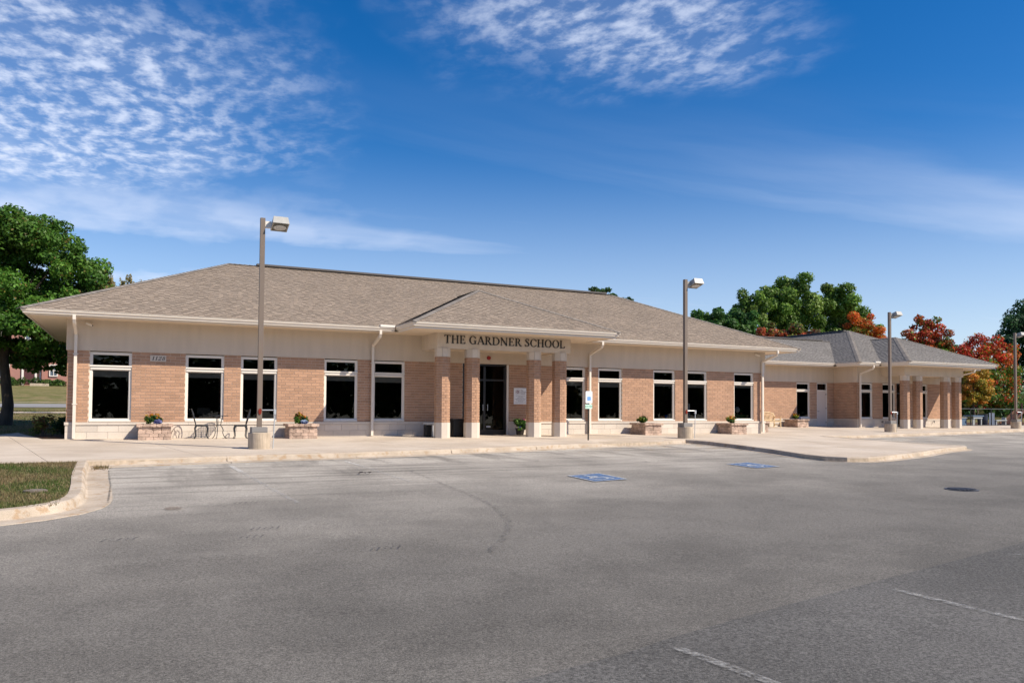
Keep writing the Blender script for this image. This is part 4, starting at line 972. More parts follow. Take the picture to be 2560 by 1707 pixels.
GL = {
 'T': (.88, lambda: stem(.42, s1=False) + rect(.04, .945, .80, 1) + [[(.04, .80), (.075, .80), (.12, .95), (.04, .95)], [(.80, .80), (.80, .95), (.72, .95), (.765, .80)]]),
 'H': (1.02, lambda: stem(.20) + stem(.80) + rect(.27, .485, .73, .535)),
 'E': (.84, lambda: stem(.20, s0=False, s1=False) + rect(.05, 0, .70, .05) + rect(.05, .95, .68, 1) + rect(.27, .485, .55, .535) + [[(.70, 0), (.75, .22), (.715, .22), (.58, .05)], [(.68, 1), (.58, .95), (.665, .79), (.70, .79)], [(.55, .40), (.55, .62), (.52, .62), (.50, .51), (.52, .40)]]),
 'G': (1.02, lambda: ring(.50, .5, .46, .52, 38, 325, n=30) + rect(.72, .0 + .02, .87, .42) + rect(.62, .40, .95, .445) + [[(.83, .70), (.87, .70), (.87, .92), (.80, .84)]]),
 'A': (.98, lambda: stroke([(.14, .03), (.47, 1.0)], [.055, .06]) + stroke([(.47, 1.02), (.84, .03)], [.15, .165]) + rect(.25, .33, .68, .375) + rect(0, 0, .28, .045) + rect(.66, 0, 1.0, .045)),
 'R': (.95, lambda: stem(.20) + ring(.42, .745, .28, .255, -90, 90, .15, .05, 14) + rect(.2, .95, .43, 1.0) + rect(.2, .49, .43, .54) + stroke([(.44, .51), (.60, .28), (.76, .06), (.93, .0)], [.12, .15, .16, .05]) + rect(.82, 0, .98, .04)),
 'D': (1.05, lambda: stem(.20) + ring(.42, .5, .56, .5, -90, 90, .165, .05, 20) + rect(.2, .95, .43, 1.0) + rect(.2, 0, .43, .05)),
 'N': (1.08, lambda: stem(.17, .055) + stem(.86, .055, s0=False) + stroke([(.13, .98), (.88, .0)], [.17, .17])),
 'S': (.74, lambda: stroke([(.58, .76), (.54, .90), (.42, .975), (.28, .965), (.18, .88), (.17, .76), (.24, .65), (.37, .56), (.50, .46), (.575, .33), (.56, .17), (.46, .06), (.32, .025), (.19, .06), (.11, .16), (.08, .27)], [.04, .04, .05, .07, .11, .13, .14, .15, .15, .14, .12, .09, .06, .05, .04, .035]) + rect(.565, .72, .60, .99) + rect(.06, .0, .095, .30)),
 'C': (.96, lambda: ring(.50, .5, .46, .52, 40, 318, n=30) + [[(.83, .70), (.87, .70), (.87, .95), (.80, .84)], [(.84, .16), (.88, .20), (.87, .28), (.83, .24)]]),
 'O': (1.06, lambda: ring(.52, .5, .48, .52, 0, 360, n=36)),
 'L': (.80, lambda: stem(.20, s0=False) + rect(.05, 0, .70, .05) + [[(.70, 0), (.76, .26), (.72, .26), (.58, .05)]]),
 '1': (.55, lambda: stem(.26, .15, s1=False) + [[(.05, .86), (.05, .81), (.26, .90), (.33, 1.0), (.26, 1.0)]]),
 '2': (.62, lambda: stroke([(.13, .72), (.15, .86), (.26, .97), (.40, .97), (.50, .86), (.49, .70), (.38, .48), (.20, .24), (.08, .06)], [.14, .10, .06, .08, .13, .15, .12, .07, .05]) + rect(.05, 0, .54, .12) + [[(.54, 0), (.60, .22), (.56, .22), (.46, .1)]]),
 '8': (.62, lambda: ring(.31, .74, .21, .26, 0, 360, .11, .05, 22) + ring(.31, .26, .25, .28, 0, 360, .13, .05, 22)),
}
def glyph(ch, x, z, y, h, shear=0, sx=1, depth=.025, mt=LETTER, parent=None, name='letter'):
    m = MB()
    for q in GL[ch][1]():
        a = sum(q[i][0] * q[(i + 1) % len(q)][1] - q[(i + 1) % len(q)][0] * q[i][1] for i in range(len(q)))
        if a < 0: q = q[::-1]
        P = [(x + (p[0] + shear * p[1]) * h * sx, z + p[1] * h) for p in q]; n = len(P); b = len(m.V); dj = len(m.F) * 1e-5
        m.V += [(p[0], y - depth - dj, p[1]) for p in P] + [(p[0], y, p[1]) for p in P]
        m.F.append(tuple(b + i for i in range(n))); m.T.append(.5)
        for i in range(n): j = (i + 1) % n; m.F.append((b + j, b + i, b + n + i, b + n + j)); m.T.append(.5)
    return m.build(name, mt, parent, tone=False)
txt = 'THE GARDNER SCHOOL'; H_ = .298; x = 10.20
tot = sum(GL[c][0] if c != ' ' else .36 for c in txt) * H_; kx = 5.12 / tot
for c in txt:
    if c == ' ': x += .36 * H_ * kx; continue
    glyph(c, x, 3.455, -BP - .002, H_, sx=kx * .985, parent=school); x += GL[c][0] * H_ * kx
# number stone
m = MB(); m.box(.44, .93, -.03, .004, 2.555, 2.755); ns = m.build('number_stone', LIME, school, tone=False); x = .485
for c in '1128': glyph(c, x, 2.595, -.0302, .125, shear=.22, depth=.004, sx=1.25, parent=ns, name='numeral'); x += .095 if c == '1' else .115
def text_mesh(s, size, loc, mt, parent, name, align='CENTER', ext=.001, rot=(math.pi / 2, 0, 0)):
    cu = bpy.data.curves.new(name, 'FONT'); cu.body = s; cu.size = size; cu.align_x = align; cu.extrude = ext; cu.align_y = 'CENTER'; cu.resolution_u = 3
    o = bpy.data.objects.new('t', cu); C.objects.link(o); dg = bpy.context.evaluated_depsgraph_get(); me = bpy.data.meshes.new_from_object(o.evaluated_get(dg)); bpy.data.objects.remove(o)
    M = Matrix.Translation(loc) @ Matrix.Rotation(rot[2], 4, 'Z') @ Matrix.Rotation(rot[0], 4, 'X'); me.transform(M); me.materials.clear(); me.materials.append(mt)
    o = bpy.data.objects.new(name, me); link(o, parent, parent.get('_w') if parent is not None else None); return o
# white notice plaque beside the doors
GREYT = mat('grey_print', (.12, .14, .18), .6); MAROON = mat('maroon_print', (.16, .02, .04), .6)
pq = thing('notice_plaque', (14.17, -.02, 1.24), 'white notice plaque with round petal logo on shaded brick beside the doors', 'sign')
m = MB(); m.box(13.90, 14.50, -.032, -.004, 1.24, 1.90); m.build('plaque_panel', WHITE, pq, tone=False)
m = MB()
for k in range(24):
    a, b = math.radians(15 * k), math.radians(15 * k + 15); r0, r1 = .100, .108; cx, cz = 14.07, 1.74
    m.quad([(cx + r0 * math.cos(a), -.0335, cz + r0 * math.sin(a)), (cx + r1 * math.cos(a), -.0335, cz + r1 * math.sin(a)), (cx + r1 * math.cos(b), -.0335, cz + r1 * math.sin(b)), (cx + r0 * math.cos(b), -.0335, cz + r0 * math.sin(b))])
m.build('logo_ring', GREYT, pq, tone=False)
m = MB()
for k in range(8):
    a = math.radians(45 * k); d = Vector((math.cos(a), 0, math.sin(a))); n = Vector((-math.sin(a), 0, math.cos(a))); c = Vector((14.07, -.034, 1.74))
    m.quad([c + d * .012, c + d * .045 - n * .015, c + d * .085, c + d * .045 + n * .015])
m.build('logo_petals', MAROON, pq, tone=False)
for i, t in enumerate(('The', 'Gardner', 'School')): text_mesh(t, .075, (14.20, -.034, 1.80 - i * .065), GREYT, pq, 'print_line', 'LEFT')
for i in range(7):
    z = 1.575 - i * .045; ww = (.21, .10, .16, .24, .19, .12, .24)[i]; m = MB(); k = 0; x = 14.20 - ww
    while x < 14.20 + ww: l = R.uniform(.012, .035); m.quad([(x, -.034, z), (x + l, -.034, z), (x + l, -.034, z + .013), (x, -.034, z + .013)]); x += l + .008
    m.build('print_line', GREYT, pq, tone=False)
# ------------------------------------------------------------------ lamp posts
def lamp(x, y, H, label, dark=0):
    z = zg(x, y); t = thing('lamp_post', (x, y, z), label, 'lamp post', 'square lamp posts on concrete bases along the kerb')
    m = MB(); m.lathe([(.30, -.15), (.305, .44), (.285, .455)], 0, 0, 28)
    def put(m_): m_.V = [(a + x, b + y, c + z) for a, b, c in m_.V]; return m_
    put(m).build('concrete_base', CONC, t, tone=False)
    m = MB(); m.box(-.235, .20, -.21, .19, .455, .61); bc = bevel(put(m).build('base_cover', mat('cover_paint', (.22, .21, .20), .6) if 'cover_paint' not in MATS else MATS['cover_paint'], t, tone=False), .012)
    m = MB(); m.box(-.068, .062, -.065, .065, .61, H); put(m).build('pole', POLE, t, tone=False)
    m = MB(); m.box(.062, .235, -.045, .045, H - .27, H - .08); put(m).build('lamp_arm', TRIM if not dark else LAMPM, t, tone=False)
    # head: shoebox, tipped towards the lot
    M = Matrix.Translation((x + .235, y, z + H - .02)) @ Matrix.Rotation(math.radians(-17), 4, 'X')
    m = MB(); P = [(0, -.26, -.22), (.46, -.26, -.22), (.46, .24, -.22), (0, .24, -.22), (.03, -.235, 0), (.43, -.235, 0), (.43, .215, 0), (.03, .215, 0)]
    m.hexa([tuple(M @ Vector(p)) for p in P]); hd = m.build('lamp_head', LAMPM, t, tone=False)
    m = MB(); m.hexa([tuple(M @ Vector(p)) for p in [(.035, -.225, -.232), (.425, -.225, -.232), (.425, .205, -.232), (.035, .205, -.232), (.035, -.225, -.221), (.425, -.225, -.221), (.425, .205, -.221), (.035, .205, -.221)]]); m.build('lens', LENS, hd, tone=False)
    m = MB(); m.lathe([(.0, -.01), (.13, -.005), (.15, 0)], 0, 0, 18); m.V = [tuple(M @ (Vector((a * 1.2 + .23, b + .0, c - .236)))) for a, b, c in m.V]; m.build('lens_ring', GALV, hd, tone=False)
    # conduit and reflector
    m = MB(); m.tube([(.36, -.12, -.05), (.40, -.12, 1.06), (.40, -.12, 1.085)], .016, 6); m.tube([(.062, -.06, 1.09), (.40, -.12, 1.09)], .018, 6); put(m).build('conduit', GALV, t, tone=False)
    m = MB(); m.box(.368, .43, -.15, -.09, .97, 1.115); put(m).build('conduit_box', GALV, t, tone=False)
    m = MB(); m.tube([(-.003, -.066, .90), (-.003, -.066, 1.16)], .001, 3); m.V = []; m.F = []; m.T = []; m.lathe([(.001, 0), (.055, .001), (.055, .02), (.001, .021)], 0, 0, 14)
    m.V = [(a * .8 + x - .0, y - .066 - c, b * 1.6 + z + 1.05) for a, b, c in m.V]; m.build('reflector', ORANGE, t, tone=False)
lamp(3.2, -5.54, 6.56, 'tallest and nearest lamp post, between the bistro set and the second brick planter')
lamp(19.78, -3.58, 6.34, 'lamp post at the kerb corner, beside the accessible parking bays', 1)
lamp(37.59, 1.12, 6.62, 'lamp post standing in front of the farther columned entry', 1)
lamp(52.52, 3.38, 6.34, 'farthest lamp post, at the right edge before the playground fence', 1)
# ------------------------------------------------------------------ accessible parking sign
sx_, sy_ = 15.06, -3.92; sz = zg(sx_, sy_)
t = thing('accessible_sign', (sx_, sy_, sz), 'accessible parking sign with blue wheelchair square and green fine plate on a thin post', 'sign')
m = MB(); m.box(sx_ - .025, sx_ + .025, sy_ - .012, sy_ + .012, sz - .1, sz + 1.5); m.build('post', DARKM, t, tone=False)
def face(m, x0, x1, z0, z1, y): m.box(x0, x1, y - .003, y, z0, z1)
m = MB(); r_ = .03; P = []
for cx, cz, a0 in ((sx_ + .16 - r_, sz + 1.36 + r_, -90), (sx_ + .16 - r_, sz + 1.80 - r_, 0), (sx_ - .13 + r_, sz + 1.80 - r_, 90), (sx_ - .13 + r_, sz + 1.36 + r_, 180)):
    for k in range(4): a = math.radians(a0 + 30 * k); P.append((cx + r_ * math.cos(a), cz + r_ * math.sin(a)))
for yy in (sy_ - .020, sy_ - .016): m.V += [(a, yy, b) for a, b in P]
n = len(P); m.F.append(tuple(range(n))); m.F.append(tuple(range(2 * n - 1, n - 1, -1))); m.F += [((i + 1) % n, i, n + i, n + (i + 1) % n) for i in range(n)]; m.T = [.5] * len(m.F)
m.build('sign_plate', WHITE, t, tone=False)
bs = MB(); bx_, bz_ = sx_ + .015, sz + 1.525; face(bs, bx_ - .07, bx_ + .07, bz_ - .07, bz_ + .07, sy_ - .0205); bs = bs.build('blue_square', BLUE, t, tone=False)
m = MB()
for k in range(15):
    a, b = math.radians(150 + 16 * k), math.radians(166 + 16 * k); r0, r1 = .026, .034; c = (bx_ - .004, bz_ - .018)
    m.quad([(c[0] + r1 * math.cos(a), sy_ - .0245, c[1] + r1 * math.sin(a)), (c[0] + r0 * math.cos(a), sy_ - .0245, c[1] + r0 * math.sin(a)), (c[0] + r0 * math.cos(b), sy_ - .0245, c[1] + r0 * math.sin(b)), (c[0] + r1 * math.cos(b), sy_ - .0245, c[1] + r1 * math.sin(b))])
for a in ((-.018, .038, -.004, .054), (-.014, -.008, -.004, .036), (-.012, -.012, .022, -.003), (.018, -.046, .028, -.003), (-.01, .012, .018, .02), (.024, -.052, .045, -.043)):
    m.quad([(bx_ + a[0], sy_ - .0245, bz_ + a[1]), (bx_ + a[2], sy_ - .0245, bz_ + a[1]), (bx_ + a[2], sy_ - .0245, bz_ + a[3]), (bx_ + a[0], sy_ - .0245, bz_ + a[3])])
m.build('wheelchair_symbol', WHITE, bs, tone=False)
m = MB(); m.box(sx_ - .145, sx_ + .155, sy_ - .020, sy_ - .016, sz + 1.155, sz + 1.315); gp = m.build('fine_plate', SGREEN, t, tone=False)
text_mesh('$250 FINE', .072, (sx_ + .005, sy_ - .0215, sz + 1.235), TGREEN, gp, 'fine_text')
m = MB(); m.box(sx_ - .12, sx_ + .03, sy_ - .019, sy_ - .013, sz + 1.33, sz + 1.35); m.build('bracket', BLACK, t, tone=False)
# ------------------------------------------------------------------ planters
smeshes = []
for k in range(8):
    bm = bmesh.new(); bmesh.ops.create_cube(bm, size=1); bmesh.ops.subdivide_edges(bm, edges=bm.edges[:], cuts=1, use_grid_fill=True)
    for v in bm.verts:
        c = sum(abs(q) > .4 for q in v.co); v.co *= (1, 1, .99, .955)[c]; v.co += Vector((R.uniform(-.025, .025), R.uniform(-.03, .03), R.uniform(-.04, .04))); v.co += Vector((.5, .5, .5))
    bmesh.ops.triangulate(bm, faces=bm.faces[:]) if False else None
    me = bpy.data.meshes.new('stone'); bm.to_mesh(me); bm.free(); a = me.attributes.new('tone', 'FLOAT', 'FACE'); a.data.foreach_set('value', [k / 7] * len(me.polygons)); me.materials.append(STONE); smeshes.append(me)
def planter(x0, x1, y0, y1, label, gz=None):
    gz = zg((x0 + x1) / 2, y0) if gz is None else gz
    t = thing('stone_planter', ((x0 + x1) / 2, (y0 + y1) / 2, gz), label, 'planter', 'stone block planters along the school wall')
    hs = .107; H0 = gz - .01
    def course(za, h, ov, off, ln):
        for (A, U, L_) in (((x0 - ov, y0 - ov), (1, 0), x1 - x0 + 2 * ov), ((x0 - ov, y1 + ov), (0, -1), y1 - y0 + 2 * ov), ((x1 + ov, y0 - ov), (0, 1), y1 - y0 + 2 * ov), ((x1 + ov, y1 + ov), (-1, 0), x1 - x0 + 2 * ov)):
            ang = math.atan2(U[1], U[0]); u = 0
            pcs = []; 
            while u < L_ - .02:
                l = ln * R.uniform(.8, 1.25) if u else ln * (.55 if off else 1)
                if L_ - u - l < ln * .4: l = L_ - u
                pcs.append((u, l)); u += l
            for u, l in pcs:
                M = Matrix.Translation((A[0] + U[0] * (u + .003), A[1] + U[1] * (u + .003), za)) @ Matrix.Rotation(ang, 4, 'Z') @ Matrix.Translation((0, R.uniform(0, .006), 0)) @ Matrix.Diagonal((l - .006, .13, h - .005, 1))
                inst('stone', R.choice(smeshes), M, t)
    for c in range(4): course(H0 + c * hs, hs, -.012 if c == 3 else 0, c % 2, .23)
    course(H0 + 4 * hs, .092, .05, 0, .19)
    m = MB(); m.box(x0 + .1, x1 - .1, y0 + .1, y1 - .1, gz, gz + .49); m.build('soil', SOIL, t, tone=False)
    return gz + .5
# ---- foliage helpers
def leaves(name, centres, n, size, pal, parent, seed=1, shell=.35, up=.3, aspect=.6, droop=0):
    """centres: (x,y,z,rx,ry,rz,palette index or None) clumps; little leaf faces spread through their volume"""
    rs = np.random.RandomState(seed); c = np.array([q[:6] for q in centres], float); wts = (c[:, 3] * c[:, 4] * c[:, 5]) ** .72; wts /= wts.sum()
    idx = rs.choice(len(c), n, p=wts); d = rs.randn(n, 3); d /= np.linalg.norm(d, axis=1, keepdims=True)
    r = (shell + (1 - shell) * rs.rand(n)) ** .6 * rs.uniform(.85, 1.12, n); P = c[idx, :3] + d * r[:, None] * c[idx, 3:6]
    nr = d + rs.randn(n, 3) * .65; nr[:, 2] += up; nr /= np.linalg.norm(nr, axis=1, keepdims=True)
    a = np.cross(nr, rs.randn(n, 3)); a /= np.linalg.norm(a, axis=1, keepdims=True); b = np.cross(nr, a)
    s = size * rs.uniform(.6, 1.35, n)[:, None]; V = np.zeros((n, 4, 3))
    V[:, 0] = P - a * s; V[:, 1] = P - b * s * aspect; V[:, 2] = P + a * s + nr * s * -.25; V[:, 3] = P + b * s * aspect
    pal = np.array(pal, float); pi = np.array([q[6] if len(q) > 6 and q[6] is not None else -1 for q in centres])[idx]
    k = rs.randint(0, len(pal), n); ck = rs.randint(0, len(pal), len(c))[idx]; k = np.where(rs.rand(n) < .6, ck, k); k = np.where((pi >= 0) & (rs.rand(n) < .6), pi, k)
    cl = rs.uniform(.75, 1.25, len(c))[idx]
    col = pal[k] * (rs.uniform(.7, 1.3, n) * cl)[:, None]
    return tri_mesh(name, V, col, 4, parent)
def tubes(name, lst, parent, mt=BARK, n=7):
    m = MB()
    for pts, r in lst: m.tube(pts, r, n)
    return m.build(name, mt, parent, smooth=True, tone=False)
GRN = (.045, .11, .018); DGRN = (.02, .06, .012); YEL = (.62, .42, .03); ORA = (.60, .18, .02); PUR = (.16, .17, .36); RDD = (.22, .03, .02); LIM = (.28, .36, .05); PNK = (.6, .22, .2)
def flowers(cx, cy, z, label, kind, seed):
    t = thing('planter_flowers', (cx, cy, z), label, 'plant', 'autumn flowers growing in the stone planters')
    rs = random.Random(seed); cs = []
    for k in range(12): a = rs.random() * 6.28; r = rs.random() * .26; cs.append((cx + r * math.cos(a), cy + r * math.sin(a), z + .07 + rs.random() * .15, .10, .10, .09))
    leaves('foliage', cs, 1100, .03, [GRN, DGRN, GRN, LIM], t, seed, .2)
    cols = {'mum': [YEL, ORA, YEL], 'croton': [YEL, LIM, ORA, RDD], 'plain': [DGRN, GRN, DGRN], 'marigold': [YEL, ORA, ORA]}[kind]; bl = []
    for k in range(16):
        a = rs.random() * 6.28; r = rs.random() * .22; bl.append((cx + r * math.cos(a) - .03, cy + r * math.sin(a), z + .20 + rs.random() * .12 + (.08 * (.22 - r) / .22 if kind == 'croton' else 0), .04, .04, .03))
    leaves('blossoms', bl, 420 if kind != 'plain' else 90, .018 if kind != 'croton' else .032, cols, t, seed + 1, .5, .8)
    if kind in ('mum', 'croton'):
        leaves('ornamental_cabbage', [(cx + .13, cy - .22, z + .08, .11, .07, .07)], 90, .05, [PUR, (.30, .38, .50), PUR], t, seed + 2, .6, .5, .9)
    gl = []
    for k in range({'mum': 12, 'croton': 3, 'plain': 9, 'marigold': 9}[kind]):
        a = rs.uniform(-1.9, 1.9) if kind != 'marigold' else rs.uniform(1.8, 4.0); l = rs.uniform(.22, .42); dx = math.sin(a) * l * .45
        gl.append(([(cx + .03, cy + .05, z), (cx + .03 + dx * .4, cy + .05, z + l * .7), (cx + .03 + dx, cy + .03, z + l), (cx + .03 + dx * 1.5, cy + .03, z + l * .93)], [.006, .006, .009, .003]))
    tubes('grass_plume', gl, t, mat('plume_' + kind, (.20, .06, .05) if kind != 'marigold' else (.35, .36, .06), .8), 4)
z = planter(.12, 1.10, -1.0, -.08, 'stone planter at left, between the first window and the bistro chairs'); flowers(.56, -.55, z, 'yellow and orange blooms with purple cabbage in the leftmost planter', 'mum', 3)
z = planter(4.80, 5.76, -1.15, -.2, 'stone planter just right of the nearest lamp post'); flowers(5.22, -.72, z, 'yellow croton and green leaves in the planter right of the nearest lamp post', 'croton', 5)
z = planter(19.47, 20.32, -1.32, -.25, 'stone planter between the accessible sign and the second lamp post'); flowers(19.75, -.8, z, 'low dark green leaves with reddish grass, in the planter left of the second lamp post', 'plain', 8)
z = planter(24.4, 25.3, -1.05, -.1, 'stone planter under the globe window near the main block right corner'); flowers(24.75, -.6, z, 'orange marigolds with a pale arching grass, in the planter before the green cabinet window', 'marigold', 11)
z = planter(36.4, 37.3, 6.65, 7.75, 'farther stone planter, right of the wooden bench', 0); flowers(36.75, 7.2, z, 'yellow green mound with red leaf tip in the planter beside the wooden bench', 'croton', 14)
planter(27.35, 27.95, .35, 1.2, 'small stone planter mostly hidden behind the white downspout at the block corner', 0)
# ------------------------------------------------------------------ bistro set
def chair(x, y, face, label):
    z = zg(x, y); t = thing('bistro_chair', (x, y, z), label, 'chair', 'cast iron bistro chairs beside the wall'); f = face
    def Pt(u, v, w_): return (x + f * u, y + v, z + w_)      # u towards the table
    m = MB()                                                  # seat: rim with cast scroll pattern
    rim = [(.20 * math.cos(a), .19 * math.sin(a)) for a in [k * math.pi / 10 for k in range(21)]]
    m.tube([Pt(a, b, .455) for a, b in rim], .013, 5, cap=False)
    for k in range(7):
        for j in range(7):
            cx, cy = (k - 3) * .052, (j - 3) * .052
            if cx * cx + cy * cy < .033: m.tube([Pt(cx + .024 * math.cos(a), cy + .024 * math.sin(a), .455) for a in [q * math.pi / 3 for q in range(7)]], .0055, 4, cap=False)
    m.build('seat', IRON, t, tone=False)
    m = MB(); m.box(-.2, .2, -.012, .012, 0, 0); m = MB(); P = [(-.19, -.16), (.18, -.16), (.18, .16), (-.19, .16)]
    for a, b in zip(P, P[1:] + P[:1]): m.tube([Pt(a[0], a[1], .43), Pt(b[0], b[1], .43)], .018, 5)
    m.build('seat_frame', IRON, t, tone=False)
    m = MB(); ov = []
    for k in range(25):
        a = 2 * math.pi * k / 24; v = .17 * math.sin(a); h = .72 + .27 * -math.cos(a); lean = -.17 - .13 * (h - .45) / .5; ov.append(Pt(lean, v, h))
    m.tube(ov, .013, 6, cap=False)
    def Bp(v, h): return Pt(-.17 - .13 * (h - .45) / .5, v, h)
    for s_ in (-1, 1):
        m.tube([Bp(0, .47), Bp(s_ * .05, .60), Bp(s_ * .10, .72), Bp(s_ * .07, .84), Bp(s_ * .02, .88), Bp(s_ * .03, .80)], .008, 5)
        m.tube([Bp(s_ * .15, .64), Bp(s_ * .08, .70), Bp(s_ * .04, .62), Bp(0, .55)], .007, 5)
    m.tube([Bp(0, .45), Bp(0, .98)], .008, 5); m.build('backrest', IRON, t, tone=False)
    for u in (-.17, .17):
        for v in (-.15, .15):
            s_ = 1 if u > 0 else -1; m = MB()
            m.tube([Pt(u - s_ * .01, v, .44), Pt(u + s_ * .028, v, .34), Pt(u + s_ * .012, v, .2), Pt(u - s_ * .0, v, .10), Pt(u + s_ * .035, v * 1.05, .02), Pt(u + s_ * .06, v * 1.05, .012)], [.026, .020, .014, .012, .014, .016], 6); m.build('leg', IRON, t, tone=False)
chair(2.03, -.55, 1, 'cast iron bistro chair left of the round table, facing right'); chair(3.25, -.75, -1, 'cast iron bistro chair right of the round table, behind the nearest lamp post base')
tx, ty = 2.57, -.55; tz = zg(tx, ty); t = thing('bistro_table', (tx, ty, tz), 'small round cast iron bistro table between two matching chairs', 'table')
m = MB(); m.tube([(tx + .30 * math.cos(a), ty + .30 * math.sin(a), tz + .765) for a in [k * math.pi / 12 for k in range(25)]], .012, 5, cap=False)
for k in range(-5, 6):
    for j in range(-5, 6):
        if (k * k + j * j) * .0029 < .085: m.tube([(tx + k * .054 + .026 * math.cos(a), ty + j * .054 + .026 * math.sin(a), tz + .765) for a in [q * math.pi / 3 for q in range(7)]], .006, 4, cap=False)
m.build('table_top', IRON, t, tone=False)
for k in range(3):
    a = math.radians(10 + 120 * k); dx, dy = math.cos(a), math.sin(a); m = MB()
    m.tube([(tx + dx * r_, ty + dy * r_, tz + h) for r_, h in ((.13, .76), (.10, .66), (.075, .50), (.07, .44), (.13, .36), (.155, .28), (.14, .20), (.17, .10), (.24, .02), (.27, .012))], [.011, .012, .012, .014, .013, .015, .012, .012, .013, .015], 6); m.build('leg', IRON, t, tone=False)
m = MB(); m.tube([(tx + .075 * math.cos(a), ty + .075 * math.sin(a), tz + .45) for a in [k * math.pi / 5 for k in range(11)]], .009, 5, cap=False); m.build('leg_ring', IRON, t, tone=False)
# ------------------------------------------------------------------ bench
bxr, byb = 35.55, 7.72; t = thing('wooden_bench', (34.75, 7.45, 0), 'teak garden bench with arched slatted back against the recessed wall', 'bench')
L_ = 1.6; xl = bxr - L_
for x in (xl, bxr - .06):
    m = MB(); m.box(x, x + .06, byb - .06, byb, -.0, .62); m.hexa([(x, byb - .06, .62), (x + .06, byb - .06, .62), (x + .06, byb, .62), (x, byb, .62), (x, byb + .03, .86), (x + .06, byb + .03, .86), (x + .06, byb + .08, .86), (x, byb + .08, .86)]); m.build('leg', WOOD, t, tone=False)
    m = MB(); m.box(x, x + .06, byb - .58, byb - .52, 0, .64); m.build('leg', WOOD, t, tone=False)
    m = MB(); m.box(x - .01, x + .07, byb - .60, byb - .02, .641, .67); m.build('armrest', WOOD, t, tone=False)
    m = MB(); m.box(x + .01, x + .05, byb - .52, byb - .06, .14, .20); m.build('side_rail', WOOD, t, tone=False)
for k in range(6): m = MB(); m.box(xl + .062, bxr - .062, byb - .60 + k * .088, byb - .60 + k * .088 + .075, .41, .435); m.build('seat_slat', WOOD, t, tone=False)
m = MB(); m.box(xl + .06, bxr - .06, byb - .575, byb - .535, .33, .405); m.build('seat_rail', WOOD, t, tone=False)
arch = lambda u: .83 + .10 * math.sin(math.pi * u)
for k in range(14):
    u = (k + .5) / 14; x = xl + .08 + u * (L_ - .16); m = MB(); m.hexa([(x - .02, byb - .05, .47), (x + .02, byb - .05, .47), (x + .02, byb - .03, .47), (x - .02, byb - .03, .47), (x - .02, byb + .02 + .03 * math.sin(math.pi * u), arch(u)), (x + .02, byb + .02 + .03 * math.sin(math.pi * u), arch(u)), (x + .02, byb + .04 + .03 * math.sin(math.pi * u), arch(u)), (x - .02, byb + .04 + .03 * math.sin(math.pi * u), arch(u))]); m.build('back_slat', WOOD, t, tone=False)
m = MB(); m.tube([(xl + .03 + q / 14 * (L_ - .06), byb + .04, arch(q / 14) + .01) for q in range(15)], .035, 6); m.build('back_rail', WOOD, t, tone=False)
m = MB(); m.box(xl + .06, bxr - .06, byb - .06, byb - .02, .43, .48); m.build('back_rail', WOOD, t, tone=False)
# ------------------------------------------------------------------ bins, pot
t = thing('trash_can', (9.93, -.75, 0), 'grey and black lidded trash can half hidden behind the first column', 'bin')
m = MB(); m.box(9.86, 10.04, -.95, -.55, 0, .43); m.build('bin_side', BLACK, t, tone=False); m = MB(); m.box(10.042, 10.42, -.95, -.55, 0, .43); m.build('bin_body', PLAST, t, tone=False)
m = MB(); m.box(9.84, 10.44, -.98, -.52, .432, .49); bevel(m.build('lid', PLAST, t, tone=False), .02)
m = MB(); m.box(10.3, 10.4, -.90, -.82, .491, .51); m.build('lid_knob', BLACK, t, tone=False)
t = thing('storage_bin', (11.15, -.85, 0), 'black square bin standing between the first two columns', 'bin')
m = MB(); m.box(10.85, 11.44, -1.1, -.6, 0, .62); bevel(m.build('bin_body', BLACK, t, tone=False), .015); m = MB(); m.box(10.83, 11.46, -1.12, -.58, .622, .665); m.build('lid', mat('bin_lid', (.05, .05, .05), .3), t, tone=False)
t = thing('potted_plant', (13.93, -.55, 0), 'leafy green plant with purple flowers in a dark pot right of the doors', 'plant')
m = MB(); m.lathe([(.14, 0), (.19, .26), (.20, .28), (.17, .27)], 13.93, -.55, 18); m.build('pot', DARKM, t, tone=False)
leaves('foliage', [(13.93 + R.uniform(-.17, .17), -.55 + R.uniform(-.15, .15), .36 + R.uniform(-.06, .22), .13, .13, .12) for _ in range(14)], 500, .055, [(.05, .14, .03), (.12, .22, .05), (.03, .08, .02), (.05, .14, .03)], t, 21, .3)
leaves('trailing_foliage', [(14.08, -.62, .30, .12, .1, .12), (13.85, -.7, .25, .1, .06, .1)], 110, .05, [(.06, .16, .03), (.14, .25, .06)], t, 22)
tubes('fronds', [([(13.95, -.55, .4), (13.95 + math.cos(a) * .2, -.55 + math.sin(a) * .12, .66), (13.95 + math.cos(a) * .36, -.55 + math.sin(a) * .2, .62)], [.01, .008, .004]) for a in (0, .8, 2, 3, 4.2, 5.2)], t, mat('frond', (.10, .2, .05), .6), 4)
leaves('blossoms', [(13.85, -.75, .32, .04, .03, .03), (14.02, -.72, .62, .04, .03, .03)], 24, .028, [(.12, .08, .5), (.35, .04, .15)], t, 23)
